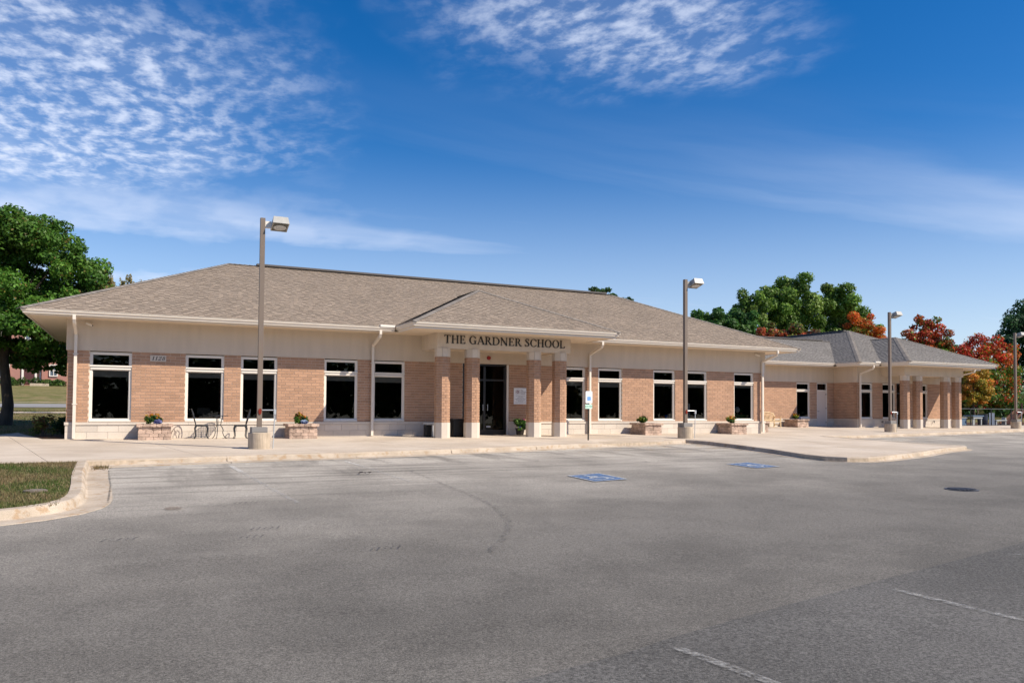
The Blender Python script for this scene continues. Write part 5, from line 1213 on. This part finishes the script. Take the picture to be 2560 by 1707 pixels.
# ------------------------------------------------------------------ things seen inside the windows
def itm(name, mt, label, cat, boxes, group=None):
    m = MB()
    for b in boxes: m.box(*b)
    return tag(m.build(name, mt, tone=False), label, cat, group)
itm('desk', ORANGED, 'orange wooden desk edge inside the second window from the left', 'desk', [(1.6, 2.85, .4, .9, .655, .70), (1.62, 1.68, .42, .88, 0, .655), (2.77, 2.83, .42, .88, 0, .655)])
itm('monitor', mat('monitor', (.02, .02, .02), .3), 'dark screen standing on the desk inside the second window', 'screen', [(1.98, 2.4, .7, .75, .78, 1.01), (2.14, 2.24, .7, .76, .71, .78), (2.08, 2.3, .65, .8, .701, .71)])
itm('counter', ORANGED, 'orange wooden counter low inside the window right of the accessible sign', 'counter', [(18.05, 19.0, .35, .8, .66, .71), (18.07, 18.12, .38, .78, 0, .66), (18.93, 18.98, .38, .78, 0, .66)])
itm('cabinet', GREEND, 'green cabinet inside the last window of the main block', 'cabinet', [(25.95, 26.83, .5, 1.1, 0, .80), (25.93, 26.85, .48, 1.12, .802, .84)])
gl_ = thing('globe', (26.5, .8, .84), 'pale desk globe on the green cabinet behind the last window', 'globe')
m = MB(); m.lathe([(.01, -.13), (.07, -.11), (.12, -.05), (.13, 0), (.12, .05), (.07, .11), (.01, .13)], 0, 0, 16); m.V = [(a + 26.38, b + .8, c * 1.15 + 1.07) for a, b, c in m.V]; m.build('ball', PAPER, gl_, smooth=True, tone=False)
m = MB(); m.lathe([(.08, .842), (.07, .85), (.015, .86), (.015, .92)], 26.38, .8, 12); m.build('stand', WOOD, gl_, tone=False)
pt = thing('indoor_plant', (26.62, .8, .84), 'small green plant in a terracotta pot beside the globe', 'plant'); m = MB(); m.lathe([(.04, .842), (.055, .94)], 26.64, .8, 10); m.build('pot', ORANGED, pt, tone=False); leaves('foliage', [(26.64, .8, 1.02, .07, .07, .08)], 70, .035, [(.05, .2, .03)], pt, 31)
itm('white_board', PAPER, 'tall narrow white panel inside the window behind the second lamp post', 'panel', [(23.42, 23.60, .9, .94, .0, 1.35)])
for i, (x, mt, lb) in enumerate(((21.50, ORANGED, 'orange toy basket low inside the window right of the third planter'), (21.76, BLUED, 'blue toy box inside the same window, right of the orange basket'), (21.95, PAPER, 'white and green bottle beside the blue toy box'))):
    itm('toy_box', mt, lb, 'toy', [(x, x + ((.22, .13, .07)[i]), .35, .5, .0, .76 + .05 * i)])
itm('play_chair', ORANGED, 'orange chair inside the window left of the accessible sign', 'chair', [(16.75, 17.0, .6, .85, .66, .70), (16.75, 16.79, .6, .64, 0, .66), (16.96, 17.0, .6, .64, 0, .66), (16.96, 17.0, .81, .85, 0, .88)])
# ------------------------------------------------------------------ trees
def tree(name, x, y, z, label, group, clumps, n, size, pal, trunk, seed, limbs=7, sink=.2, up=.3, shell=.35, sub=9, sr=.38, mt=BARK):
    t = thing(name, (x, y, z), label, 'tree', group); rs = random.Random(seed); cs = []
    for c in clumps:
        cx, cy, cz, rx, ry, rz = c[:6]; pi = c[6] if len(c) > 6 else None
        for k in range(sub):
            zz = 1 - 2 * (k + .5) / sub; rr = math.sqrt(1 - zz * zz); aa = k * 2.39996 + rs.random() * .8
            d = Vector((rr * math.cos(aa), rr * math.sin(aa), zz)) * (rs.uniform(.62, .88) if k % 4 else rs.uniform(.1, .5)); q = sr * rs.uniform(.7, 1.2)
            cs.append((x + cx + d.x * rx, y + cy + d.y * ry, z + cz + d.z * rz, rx * q, ry * q, rz * q * .8, pi))
    leaves('crown', cs, n, size, pal, t, seed, shell, up)
    h, r = trunk; lst = [([(x, y, z - sink), (x + .02 * h, y, z + .15 * h), (x - .015 * h, y, z + .5 * h), (x, y, z + h)], [r * 1.35, r, r * .8, r * .4])]
    for k in range(limbs):
        c = clumps[k % len(clumps)]; zz = z + h * rs.uniform(.35, .8); e = Vector((x + c[0] * rs.uniform(.6, 1.2), y + c[1] * rs.uniform(.6, 1.2), z + c[2] + c[5] * rs.uniform(-.2, .6)))
        s_ = Vector((x, y, zz)); mid = s_.lerp(e, .5) + Vector((rs.uniform(-.3, .3), rs.uniform(-.3, .3), rs.uniform(-.2, .4))) * (h * .08); lst.append(([s_, mid, e], [r * .45, r * .28, r * .08]))
    tubes('trunk', lst[:1], t, mt, 12); tubes('limbs', lst[1:], t, mt, 7)
    return t
MAP = [(.075, .18, .022), (.055, .14, .02), (.10, .22, .03), (.085, .19, .03), (.070, .165, .022), (.06, .15, .02), (.11, .22, .03), (.065, .16, .022), (.15, .12, .03)]
tree('maple_tree', -5.25, 13.0, .16, 'large green maple beside the left end of the school', 'trees around the school',
     [(.2, 0, 6.9, 3.8, 3.6, 2.9), (1.3, -.2, 8.0, 2.0, 1.9, 1.5), (-.2, -.6, 8.5, 2.3, 2.4, 1.6), (2.4, -.4, 6.5, 1.95, 2.2, 2.0), (-2.8, -.6, 6.6, 2.8, 3, 2.8), (.6, -1.2, 4.6, 3.1, 3, 1.5), (-2.8, -1.2, 4.3, 2.8, 3, 1.4), (1.9, .3, 3.6, 1.7, 1.8, .9), (2.8, .3, 2.6, 1.0, 1.1, .55), (-4.0, .6, 3.3, 2.0, 2.2, 1.0), (2.7, -.2, 4.9, 1.3, 1.6, 1.1), (1.4, .2, 3.0, 1.2, 1.2, .65), (.2, .4, 3.4, 1.4, 1.3, .8)],
     120000, .080, MAP, (6.0, .23), 5, 12, sub=22, sr=.30)
COT = [(.12, .22, .03), (.085, .17, .028), (.17, .29, .05), (.21, .30, .07)]
tg = 'trees beyond the roofs'
tree('cottonwood_tree', 68.2, 45, .8, 'narrow green cottonwood, left of the tallest crown beyond the roof', tg, [(0, 0, 12.6, 2.1, 2, 2.9), (0, 0, 8.5, 3, 3, 3.6), (-.3, 0, 5, 3, 3, 3)], 20000, .17, COT, (13, .3), 11, 8, sub=14)
tree('cottonwood_tree', 75.6, 46, .8, 'tallest broad green cottonwood rising beyond the rear wing roof', tg, [(.5, 0, 15.6, 2.8, 3, 2.6), (-2.5, 0, 12.8, 3, 3, 3.6), (2, 0, 11.5, 3.4, 3, 4.4), (0, 0, 7, 4.6, 4, 4)], 44000, .17, COT, (15, .4), 12, 10, sub=15)
tree('cottonwood_tree', 84.2, 45, .8, 'green cottonwood leaning right behind the orange maple', tg, [(-1.5, 0, 14.6, 3, 3, 3.0), (1.0, 0, 11.3, 3.6, 3, 3.6), (4.2, 0, 9.6, 2.9, 3, 2.9), (0, 0, 6.5, 5, 4, 3.6)], 38000, .17, COT, (14, .4), 13, 10, sub=14)
tree('leafy_tree', 59.5, 40, .7, 'round dark green tree emerging left behind the main roof hip', tg, [(-2.6, 0, 9.6, 2.4, 2.4, 2.3), (.6, 0, 10.0, 2.5, 2.5, 2.3), (2.9, 0, 9.8, 1.8, 2, 2.2), (0, 0, 6.5, 5, 3.5, 3)], 20000, .19, [(0.048, 0.128, 0.032), (0.064, 0.152, 0.032), (0.096, 0.192, 0.040)], (10, .3), 14, 8, sub=14)
tree('autumn_tree', 63.2, 33, 1.35, 'low reddish brown and green tree over the rear wing ridge', tg, [(-1.6, 0, 7.4, 2.0, 2, 1.9), (1.2, 0, 6.9, 2.2, 2, 1.8), (3.6, 0, 6.0, 1.8, 2, 1.5, 3), (-4.2, 0, 7.2, 1.1, 1.2, 1.3, 4)], 11000, .14, [(0.224, 0.120, 0.056), (0.096, 0.144, 0.032), (0.160, 0.096, 0.064), (0.272, 0.304, 0.048), (0.416, 0.080, 0.032)], (6, .2), 15, 6, sub=12)
tree('orange_maple', 79.2, 38, 1.5, 'orange and red maple glowing before the green cottonwoods', tg, [(0, 0, 9.8, 1.9, 2, 2.1), (1.6, 0, 8.2, 2.2, 2, 2.0), (-1.4, 0, 7.8, 2.0, 2, 2.0, 3), (2.4, 0, 6.2, 2.2, 2, 1.8)], 20000, .11, [(.62, .17, .03), (.52, .09, .025), (.60, .30, .04), (.20, .26, .03), (.60, .13, .03)], (7, .22), 16, 7, sub=13)
tree('orange_maple', 69.0, 34, 1.3, 'small orange bush top peeping over the rear block ridge', tg, [(0, 0, 5.9, 1.9, 1.5, 1.4)], 4000, .13, [(0.640, 0.208, 0.048), (0.480, 0.112, 0.032), (0.224, 0.240, 0.048)], (5, .15), 17, 4)
tree('red_maple', 83.0, 32, .5, 'dark red maple standing alone right of the third lamp post head', tg, [(0, 0, 10.3, 1.7, 1.8, 1.7), (-1.9, 0, 8.6, 2.1, 2, 1.7), (1.6, 0, 8.6, 1.9, 2, 1.8), (.4, 0, 7.4, 3, 2, 1.8, 3), (3.8, 0, 6.4, 2.0, 2, 1.7), (0, 0, 5.2, 3.6, 3, 2)], 20000, .14, [(.48, .07, .03), (.55, .15, .035), (.30, .10, .05), (.11, .20, .03)], (8.5, .22), 18, 9, sub=13)
tree('leafy_tree', 88.3, 33, .5, 'small bluish green treetop between the two red maples', tg, [(0, 0, 7.6, 1.3, 1.3, 1.8), (0, 0, 5, 2, 2, 2.2)], 6000, .14, [(0.056, 0.160, 0.064), (0.080, 0.208, 0.080)], (7, .18), 19, 4)
tree('red_maple', 79.6, 24, .2, 'broad crimson and green maple behind the playground fence', tg, [(-1.0, 0, 6.2, 2.2, 2, 1.9, 0), (1.8, 0, 7.4, 2.0, 2, 2.2, 0), (4.2, 0, 6.6, 2.2, 2, 2.2, 1), (-2.4, 0, 4.4, 2.4, 2, 1.7), (.8, 0, 4.8, 2.6, 2.2, 2.0, 3), (3.8, 0, 4.2, 2.8, 2.2, 2.0, 3), (0, 0, 2.5, 3.4, 2.2, 1.4, 4), (3.6, 0, 2.3, 3, 2.2, 1.4, 4)], 30000, .12, [(.55, .06, .03), (.60, .14, .035), (.42, .26, .04), (.12, .22, .03), (.07, .15, .025)], (6.5, .2), 20, 12, sub=14)
tree('leafy_tree', 118.5, 41, .5, 'very tall dark tree cut off by the right edge of the photo', tg, [(0, 0, 14.5, 3.4, 3, 3), (-3.2, 0, 11.5, 3.6, 3, 3.2), (3, 0, 11, 5, 4, 4), (1, 0, 7, 6, 4, 4)], 22000, .20, [(0.024, 0.072, 0.032), (0.035, 0.096, 0.040), (0.048, 0.120, 0.048)], (14, .4), 21, 9, sub=14)
tree('yellow_maple', 74.0, 20.5, .1, 'small yellow and orange tree behind the last column', tg, [(0, 0, 4.0, 1.6, 1.4, 1.5), (1.0, 0, 3.2, 1.5, 1.3, 1.2), (.2, 0, 2.4, 1.7, 1.3, 1.0)], 9000, .10, [(0.512, 0.352, 0.048), (0.576, 0.240, 0.048), (0.256, 0.240, 0.032)], (3.2, .12), 22, 6, sub=12)
tree('spruce_tree', -.75, 20, .3, 'yellowish tree tips showing over the left hip of the roof', tg, [(-.95 + k * .33, 0, 7.25 + .25 * math.sin(k * 2.1), .17, .2, .85) for k in range(7)]  , 5000, .05, [(.30, .25, .07), (.18, .20, .04), (.36, .28, .10)], (6.5, .15), 23, 4, sub=6, sr=.6)
tree('leafy_tree', 38.0, 30, .4, 'dark treetop barely clearing the main ridge at its right end', tg, [(-1.0, 0, 10.7, 1.4, 1.2, 1.0), (1.2, 0, 10.2, 1.4, 1.2, .9), (0, 0, 9, 3, 2, 1.5)], 5500, .13, [(0.048, 0.112, 0.024), (0.080, 0.144, 0.032), (0.032, 0.080, 0.019)], (10, .2), 24, 5)
# far wood closing the horizon on the right and behind the lot (seen in the window panes)
def wood(name, spans, n, size, pal, seed):
    rs = random.Random(seed); cs = []
    for (x0, y0, x1, y1, h, k) in spans:
        for i in range(k):
            u = rs.random(); hh = h * rs.uniform(.6, 1.1); px_, py_ = x0 + (x1 - x0) * u, y0 + (y1 - y0) * u; cs.append((px_, py_ + rs.uniform(-4, 4), hh * rs.uniform(.15, .75), 3.2, 3.0, hh * .3))
    o = leaves(name, cs, n, size, pal, None, seed); o['kind'] = 'stuff'; return o
wood('far_wood', [(60, 52, 180, 48, 9, 110), (-60, 90, 10, 95, 8, 50), (64, 28, 112, 31, 5.0, 70)], 26000, .40, [(0.048, 0.112, 0.032), (0.072, 0.144, 0.032), (0.128, 0.128, 0.040)], 41)
wood('lot_side_wood', [(-60, -95, 190, -78, 14, 420), (-60, -92, 190, -80, 5, 260)], 60000, .62, [(0.048, 0.112, 0.024), (0.096, 0.144, 0.032), (0.240, 0.192, 0.048)], 42)
# shrub and mulch at the left corner
mu = poly_obj('mulch_bed', [(-1.98, .02), (-2.6, .17), (-3.3, 2.62), (-2.9, 3.4), (-1.98, 3.4)], MULCH, .03, .6, hf=lambda x, y: lerp_prof(PL, y)); mu['kind'] = 'structure'
t = thing('corner_shrub', (-2.75, 2.0, .03), 'leggy yellow green shrub in the mulch at the school left corner', 'shrub')
leaves('foliage', [(-2.75 + R.uniform(-.3, .3), 2.0 + R.uniform(-.3, .3), .42 + R.uniform(-.3, .25), .16, .16, .13) for _ in range(16)], 800, .045, [(.16, .20, .04), (.10, .15, .03), (.20, .13, .06)], t, 51)
tubes('stems', [([(-2.75, 2.0, 0), (-2.75 + R.uniform(-.3, .3), 2.0 + R.uniform(-.3, .3), R.uniform(.3, .6))], [.012, .005]) for _ in range(8)], t, BARK, 5)
for i, (x, y, sz_, lb) in enumerate(((-2.3, 3.2, .5, 'dark rounded shrub in the school shadow behind the yellow shrub'), (-2.4, 4.6, .45, 'dark rounded shrub farther back along the school end wall'))):
    t = thing('corner_shrub', (x, y, .03), lb, 'shrub'); leaves('foliage', [(x + R.uniform(-.2, .2), y + R.uniform(-.3, .3), .3 + R.uniform(-.1, .2), .25, .3, .22) for _ in range(8)], 900, .05, [(.03, .07, .02), (.04, .09, .02)], t, 60 + i)
    tubes('stems', [([(x, y, 0), (x + R.uniform(-.15, .15), y, .4)], [.015, .006]) for _ in range(4)], t, BARK, 5)
# ------------------------------------------------------------------ street and house on the left
def strip(name, mt, y0, y1, dz=.03):
    V = []; xs_ = [-60, -30, -16, -12, -8, -4, 0, 6]
    f = lambda x, y: lerp_prof(PL, y) + dz
    for x in xs_: V += [(x, y0 + (x + 60) * .02, f(x, y0)), (x, y1 + (x + 60) * .02, f(x, y1))]
    F = [(2 * i, 2 * i + 2, 2 * i + 3, 2 * i + 1) for i in range(len(xs_) - 1)]; o = mesh_obj(name, V, F, mt); o['kind'] = 'structure'; return o
strip('street', mat('street_asphalt', (.24, .235, .23), .9, noise=(2, .1)), 30, 36.5, .06); strip('street_kerb', KERB, 36.5, 37.1, .16); strip('footpath', SIDE, 22.5, 24.0, .06)
hy = 62.0; hz = 3.0; t = thing('brick_house', (-9, hy, hz), 'red brick two storey house across the street behind the maple', 'house')
def hwin(x, z0, z1, w_, parent):
    m = MB(); m.box(x, x + w_, hy - .06, hy - .005, z0, z1); m2 = MB(); fr = MB(); f = .09
    fr.box(x, x + f, hy - .12, hy - .01, z0, z1); fr.box(x + w_ - f, x + w_, hy - .12, hy - .01, z0, z1); fr.box(x + f, x + w_ - f, hy - .12, hy - .01, z1 - f, z1); fr.box(x + f, x + w_ - f, hy - .12, hy - .01, z0, z0 + f); fr.box(x + f, x + w_ - f, hy - .11, hy - .01, (z0 + z1) / 2 - .03, (z0 + z1) / 2 + .03); fr.box(x + w_ / 2 - .025, x + w_ / 2 + .025, hy - .105, hy - .01, z0 + f, z1 - f)
    o = fr.build('window', TRIM, parent, tone=False); m.V = [(a, b + .02, c) for a, b, c in m.V]; m.build('pane', mat('far_pane', (.10, .13, .17), .1) if 'far_pane' not in MATS else MATS['far_pane'], o, tone=False)
m = MB(); m.box(-17, -3, hy, hy + 9, hz - .6, hz + 6); m.build('wall', REDBRICK, t, tone=False)
m = MB(); m.V = [(-17.5, hy - .5, hz + 6), (-2.5, hy - .5, hz + 6), (-2.5, hy + 9.5, hz + 6), (-17.5, hy + 9.5, hz + 6), (-14, hy + 4.5, hz + 8.6), (-6, hy + 4.5, hz + 8.6)]; m.F = [(0, 1, 5, 4), (1, 2, 5), (2, 3, 4, 5), (3, 0, 4), (3, 2, 1, 0)]; m.T = [.5] * 5; m.build('roof', GREYROOF, t, tone=False)
for x, z0, z1, w_ in ((-12.9, hz + .7, hz + 3.0, 1.8), (-7.75, hz + .9, hz + 2.1, .75), (-9.9, hz + 3.8, hz + 5.2, .9), (-12.6, hz + 3.8, hz + 5.2, 1.4), (-6.6, hz + 3.8, hz + 5.2, .9)): hwin(x, z0, z1, w_, t)
m = MB(); m.box(-9.9, -9.0, hy - .05, hy - .004, hz + .1, hz + 2.2); dd = m.build('door', mat('wine_door', (.09, .03, .03), .5), t, tone=False)
m = MB(); m.box(-10.1, -9.92, hy - .14, hy - .006, hz, hz + 2.35); m.box(-8.98, -8.8, hy - .14, hy - .006, hz, hz + 2.35); m.box(-9.92, -8.98, hy - .14, hy - .006, hz + 2.2, hz + 2.35); m.build('door_frame', TRIM, dd, tone=False)
m = MB(); m.box(-6.0, -5.2, hy - .05, hy - .004, hz + .1, hz + 2.1); m.build('door', DARKM, t, tone=False); m = MB(); m.tube([(-8.5, hy - .1, hz), (-8.5, hy - .1, hz + 6)], .06, 6); m.build('downpipe', TRIM, t, tone=False)
m = MB(); m.box(-8.35, -8.1, hy - .5, hy - .02, hz - .3, hz + 6); m.build('pilaster', REDBRICK, t, tone=False)
m = MB(); m.box(-9.2, -7.6, hy - 1.9, hy - .52, hz - .3, hz + .15); m.build('porch_step', CONC, t, tone=False)
for i, (x, sx2, h, lb) in enumerate(((-12.2, 1.3, .8, 'low green hedge under the house window behind the maple trunk'), (-9.9, 1.2, .75, 'yellow green bush left of the house door steps'), (-6.9, .9, .6, 'dark green bush under the small house window'), (-7.9, .5, .5, 'small bush beside the house pilaster'))):
    t = thing('house_bush', (x, hy - 1.2, hz - .1), lb, 'bush', 'bushes along the brick house')
    leaves('foliage', [(x + R.uniform(-1, 1) * sx2, hy - 1.3 + R.uniform(-.3, .3), hz - .1 + h * R.uniform(.2, .8), .42, .4, .32) for _ in range(10)], 1300, .09, [(.05, .11, .02), (.09, .15, .03), (.03, .07, .02)], t, 70 + i)
    tubes('stems', [([(x, hy - 1.3, hz - .4), (x + R.uniform(-.4, .4), hy - 1.3, hz + .3)], [.03, .01]) for _ in range(3)], t, BARK, 4)
# ------------------------------------------------------------------ playground beyond the last column
gp_ = poly_obj('playground_surface', [(50.9, 7.52), (90, 7.52), (90, 15), (50.9, 15)], MULCH, .02, 3, hf=lambda x, y: lerp_prof(PR, y)); gp_['kind'] = 'structure'
fy = 7.45; t = thing('playground_fence', (60, fy, 0), 'black rail fence with wire mesh around the playground', 'fence')
for k in range(11):
    x = 51.6 + k * 2.35; m = MB(); m.tube([(x, fy, 0), (x, fy, 1.28)], .035, 6); m.build('post', BLACK, t, tone=False)
for z in (1.24, .06): m = MB(); m.tube([(51.6, fy, z), (75.1, fy, z)], .022, 6); m.build('rail', IRON if z > 1 else BLACK, t, tone=False)
m = MB()
for k in range(0, 200):
    x = 51.6 + k * .117
    for s_ in (-1, 1):
        a, b = Vector((x, fy + .01 * s_, .08)), Vector((x + s_ * 1.1, fy + .01 * s_, 1.22))
        if b.x < 51.6 or b.x > 75: continue
        n = Vector((.0035, 0, .0035 * s_)); m.quad([a - n, a + n, b + n, b - n])
tag(m.build('wire_mesh', IRON, t, tone=False), kind='stuff')
WP = mat('play_white', (.36, .38, .38), .5); BLP = mat('play_blue', (.10, .16, .24), .5)
t = thing('play_table', (56.5, 9.0, 0), 'white play table with blue grey top just inside the fence', 'table', 'playground equipment')
m = MB(); m.box(56.0, 57.25, 8.6, 9.4, .68, .76); m.build('table_top', BLP, t, tone=False); m = MB(); m.box(56.1, 57.15, 8.65, 8.7, .52, .678); m.build('apron', WP, t, tone=False)
for x in (56.1, 57.05):
    for y in (8.7, 9.25): m = MB(); m.box(x, x + .1, y, y + .1, 0, .52 if y < 9 else .68); m.build('leg', WP, t, tone=False)
t = thing('play_kitchen', (53.9, 9.2, 0), 'dark blue grey play kitchen by the last column', 'toy', 'playground equipment')
m = MB(); m.box(54.6, 55.8, 9.0, 9.6, 0, .55); m.build('cabinet', BLP, t, tone=False); m = MB(); m.box(54.6, 55.8, 9.45, 9.55, .552, 1.0); m.build('back_panel', WP, t, tone=False); m = MB(); m.box(54.55, 55.85, 8.95, 9.44, .552, .60); m.build('counter', WP, t, tone=False)
t = thing('play_barrel', (57.7, 9.2, 0), 'dark navy storage barrel inside the playground', 'barrel', 'playground equipment')
m = MB(); m.lathe([(.32, 0), (.36, .4), (.33, .82)], 58.0, 9.2, 16); m.build('barrel_body', mat('navy', (.01, .014, .03), .4), t, tone=False); m = MB(); m.lathe([(.35, .822), (.35, .87)], 58.0, 9.2, 16); m.build('lid', BLACK, t, tone=False)
t = thing('lattice_panel', (58.7, 9.1, 0), 'grey lattice panel standing beside the dark barrel', 'panel', 'playground equipment')
for k in range(6): m = MB(); m.box(58.5 + k * .11, 58.56 + k * .11, 9.0, 9.03, 0, .95); m.build('slat', mat('lattice', (.22, .26, .33), .6) if 'lattice' not in MATS else MATS['lattice'], t, tone=False)
for k in range(6): m = MB(); m.box(58.5, 59.11, 9.031, 9.05, .05 + k * .17, .10 + k * .17); m.build('slat', MATS['lattice'], t, tone=False)
t = thing('play_bench', (59.8, 9.0, 0), 'pale low bench in the playground, left of the brown slide', 'bench', 'playground equipment')
m = MB(); m.box(59.2, 60.5, 8.9, 9.3, .34, .42); m.build('seat', WP, t, tone=False)
for x in (59.25, 60.37): m = MB(); m.box(x, x + .1, 8.95, 9.25, 0, .34 if x < 60 else .6); m.build('leg', WP, t, tone=False)
t = thing('play_slide', (62, 9.4, 0), 'brown plastic slide descending left inside the playground', 'slide', 'playground equipment')
m = MB(); P = [(60.9, .12), (61.3, .16), (62.9, 1.12), (63.4, 1.15)]
for (a, b), (c, d) in zip(P, P[1:]): m.hexa([(a, 9.0, b - .05), (c, 9.0, d - .05), (c, 9.7, d - .05), (a, 9.7, b - .05), (a, 9.0, b), (c, 9.0, d), (c, 9.7, d), (a, 9.7, b)])
m.build('chute', SLIDE, t, tone=False)
for y in (8.95, 9.705):
    m = MB()
    for (a, b), (c, d) in zip(P, P[1:]): m.hexa([(a, y, b - .05), (c, y, d - .05), (c, y + .045, d - .05), (a, y + .045, b - .05), (a, y, b + .17), (c, y, d + .17), (c, y + .045, d + .17), (a, y + .045, b + .17)])
    m.build('chute_side', SLIDE, t, tone=False)
for x in (62.95, 63.7):
    for y in (8.98, 9.72): m = MB(); m.tube([(x, y, 0), (x, y, 1.75)], .05, 6); m.build('post', SLIDE, t, tone=False)
m = MB(); m.box(62.95, 63.7, 9.0, 9.7, 1.05, 1.10); m.build('platform', SLIDE, t, tone=False)
rd = mesh_obj('far_road', [(50, 24, .2), (140, 24, .2), (140, 27.5, .27), (50, 27.5, .27)], [(0, 1, 2, 3)], mat('pale_road', (.33, .31, .29), .9)); rd['kind'] = 'structure'
for o in list(bpy.data.objects):
    if '_w' in o: del o['_w']
for o in bpy.data.objects:
    if o.type == 'MESH' and o.name.startswith('slab'): pass
print('OBJECTS', len(bpy.data.objects))
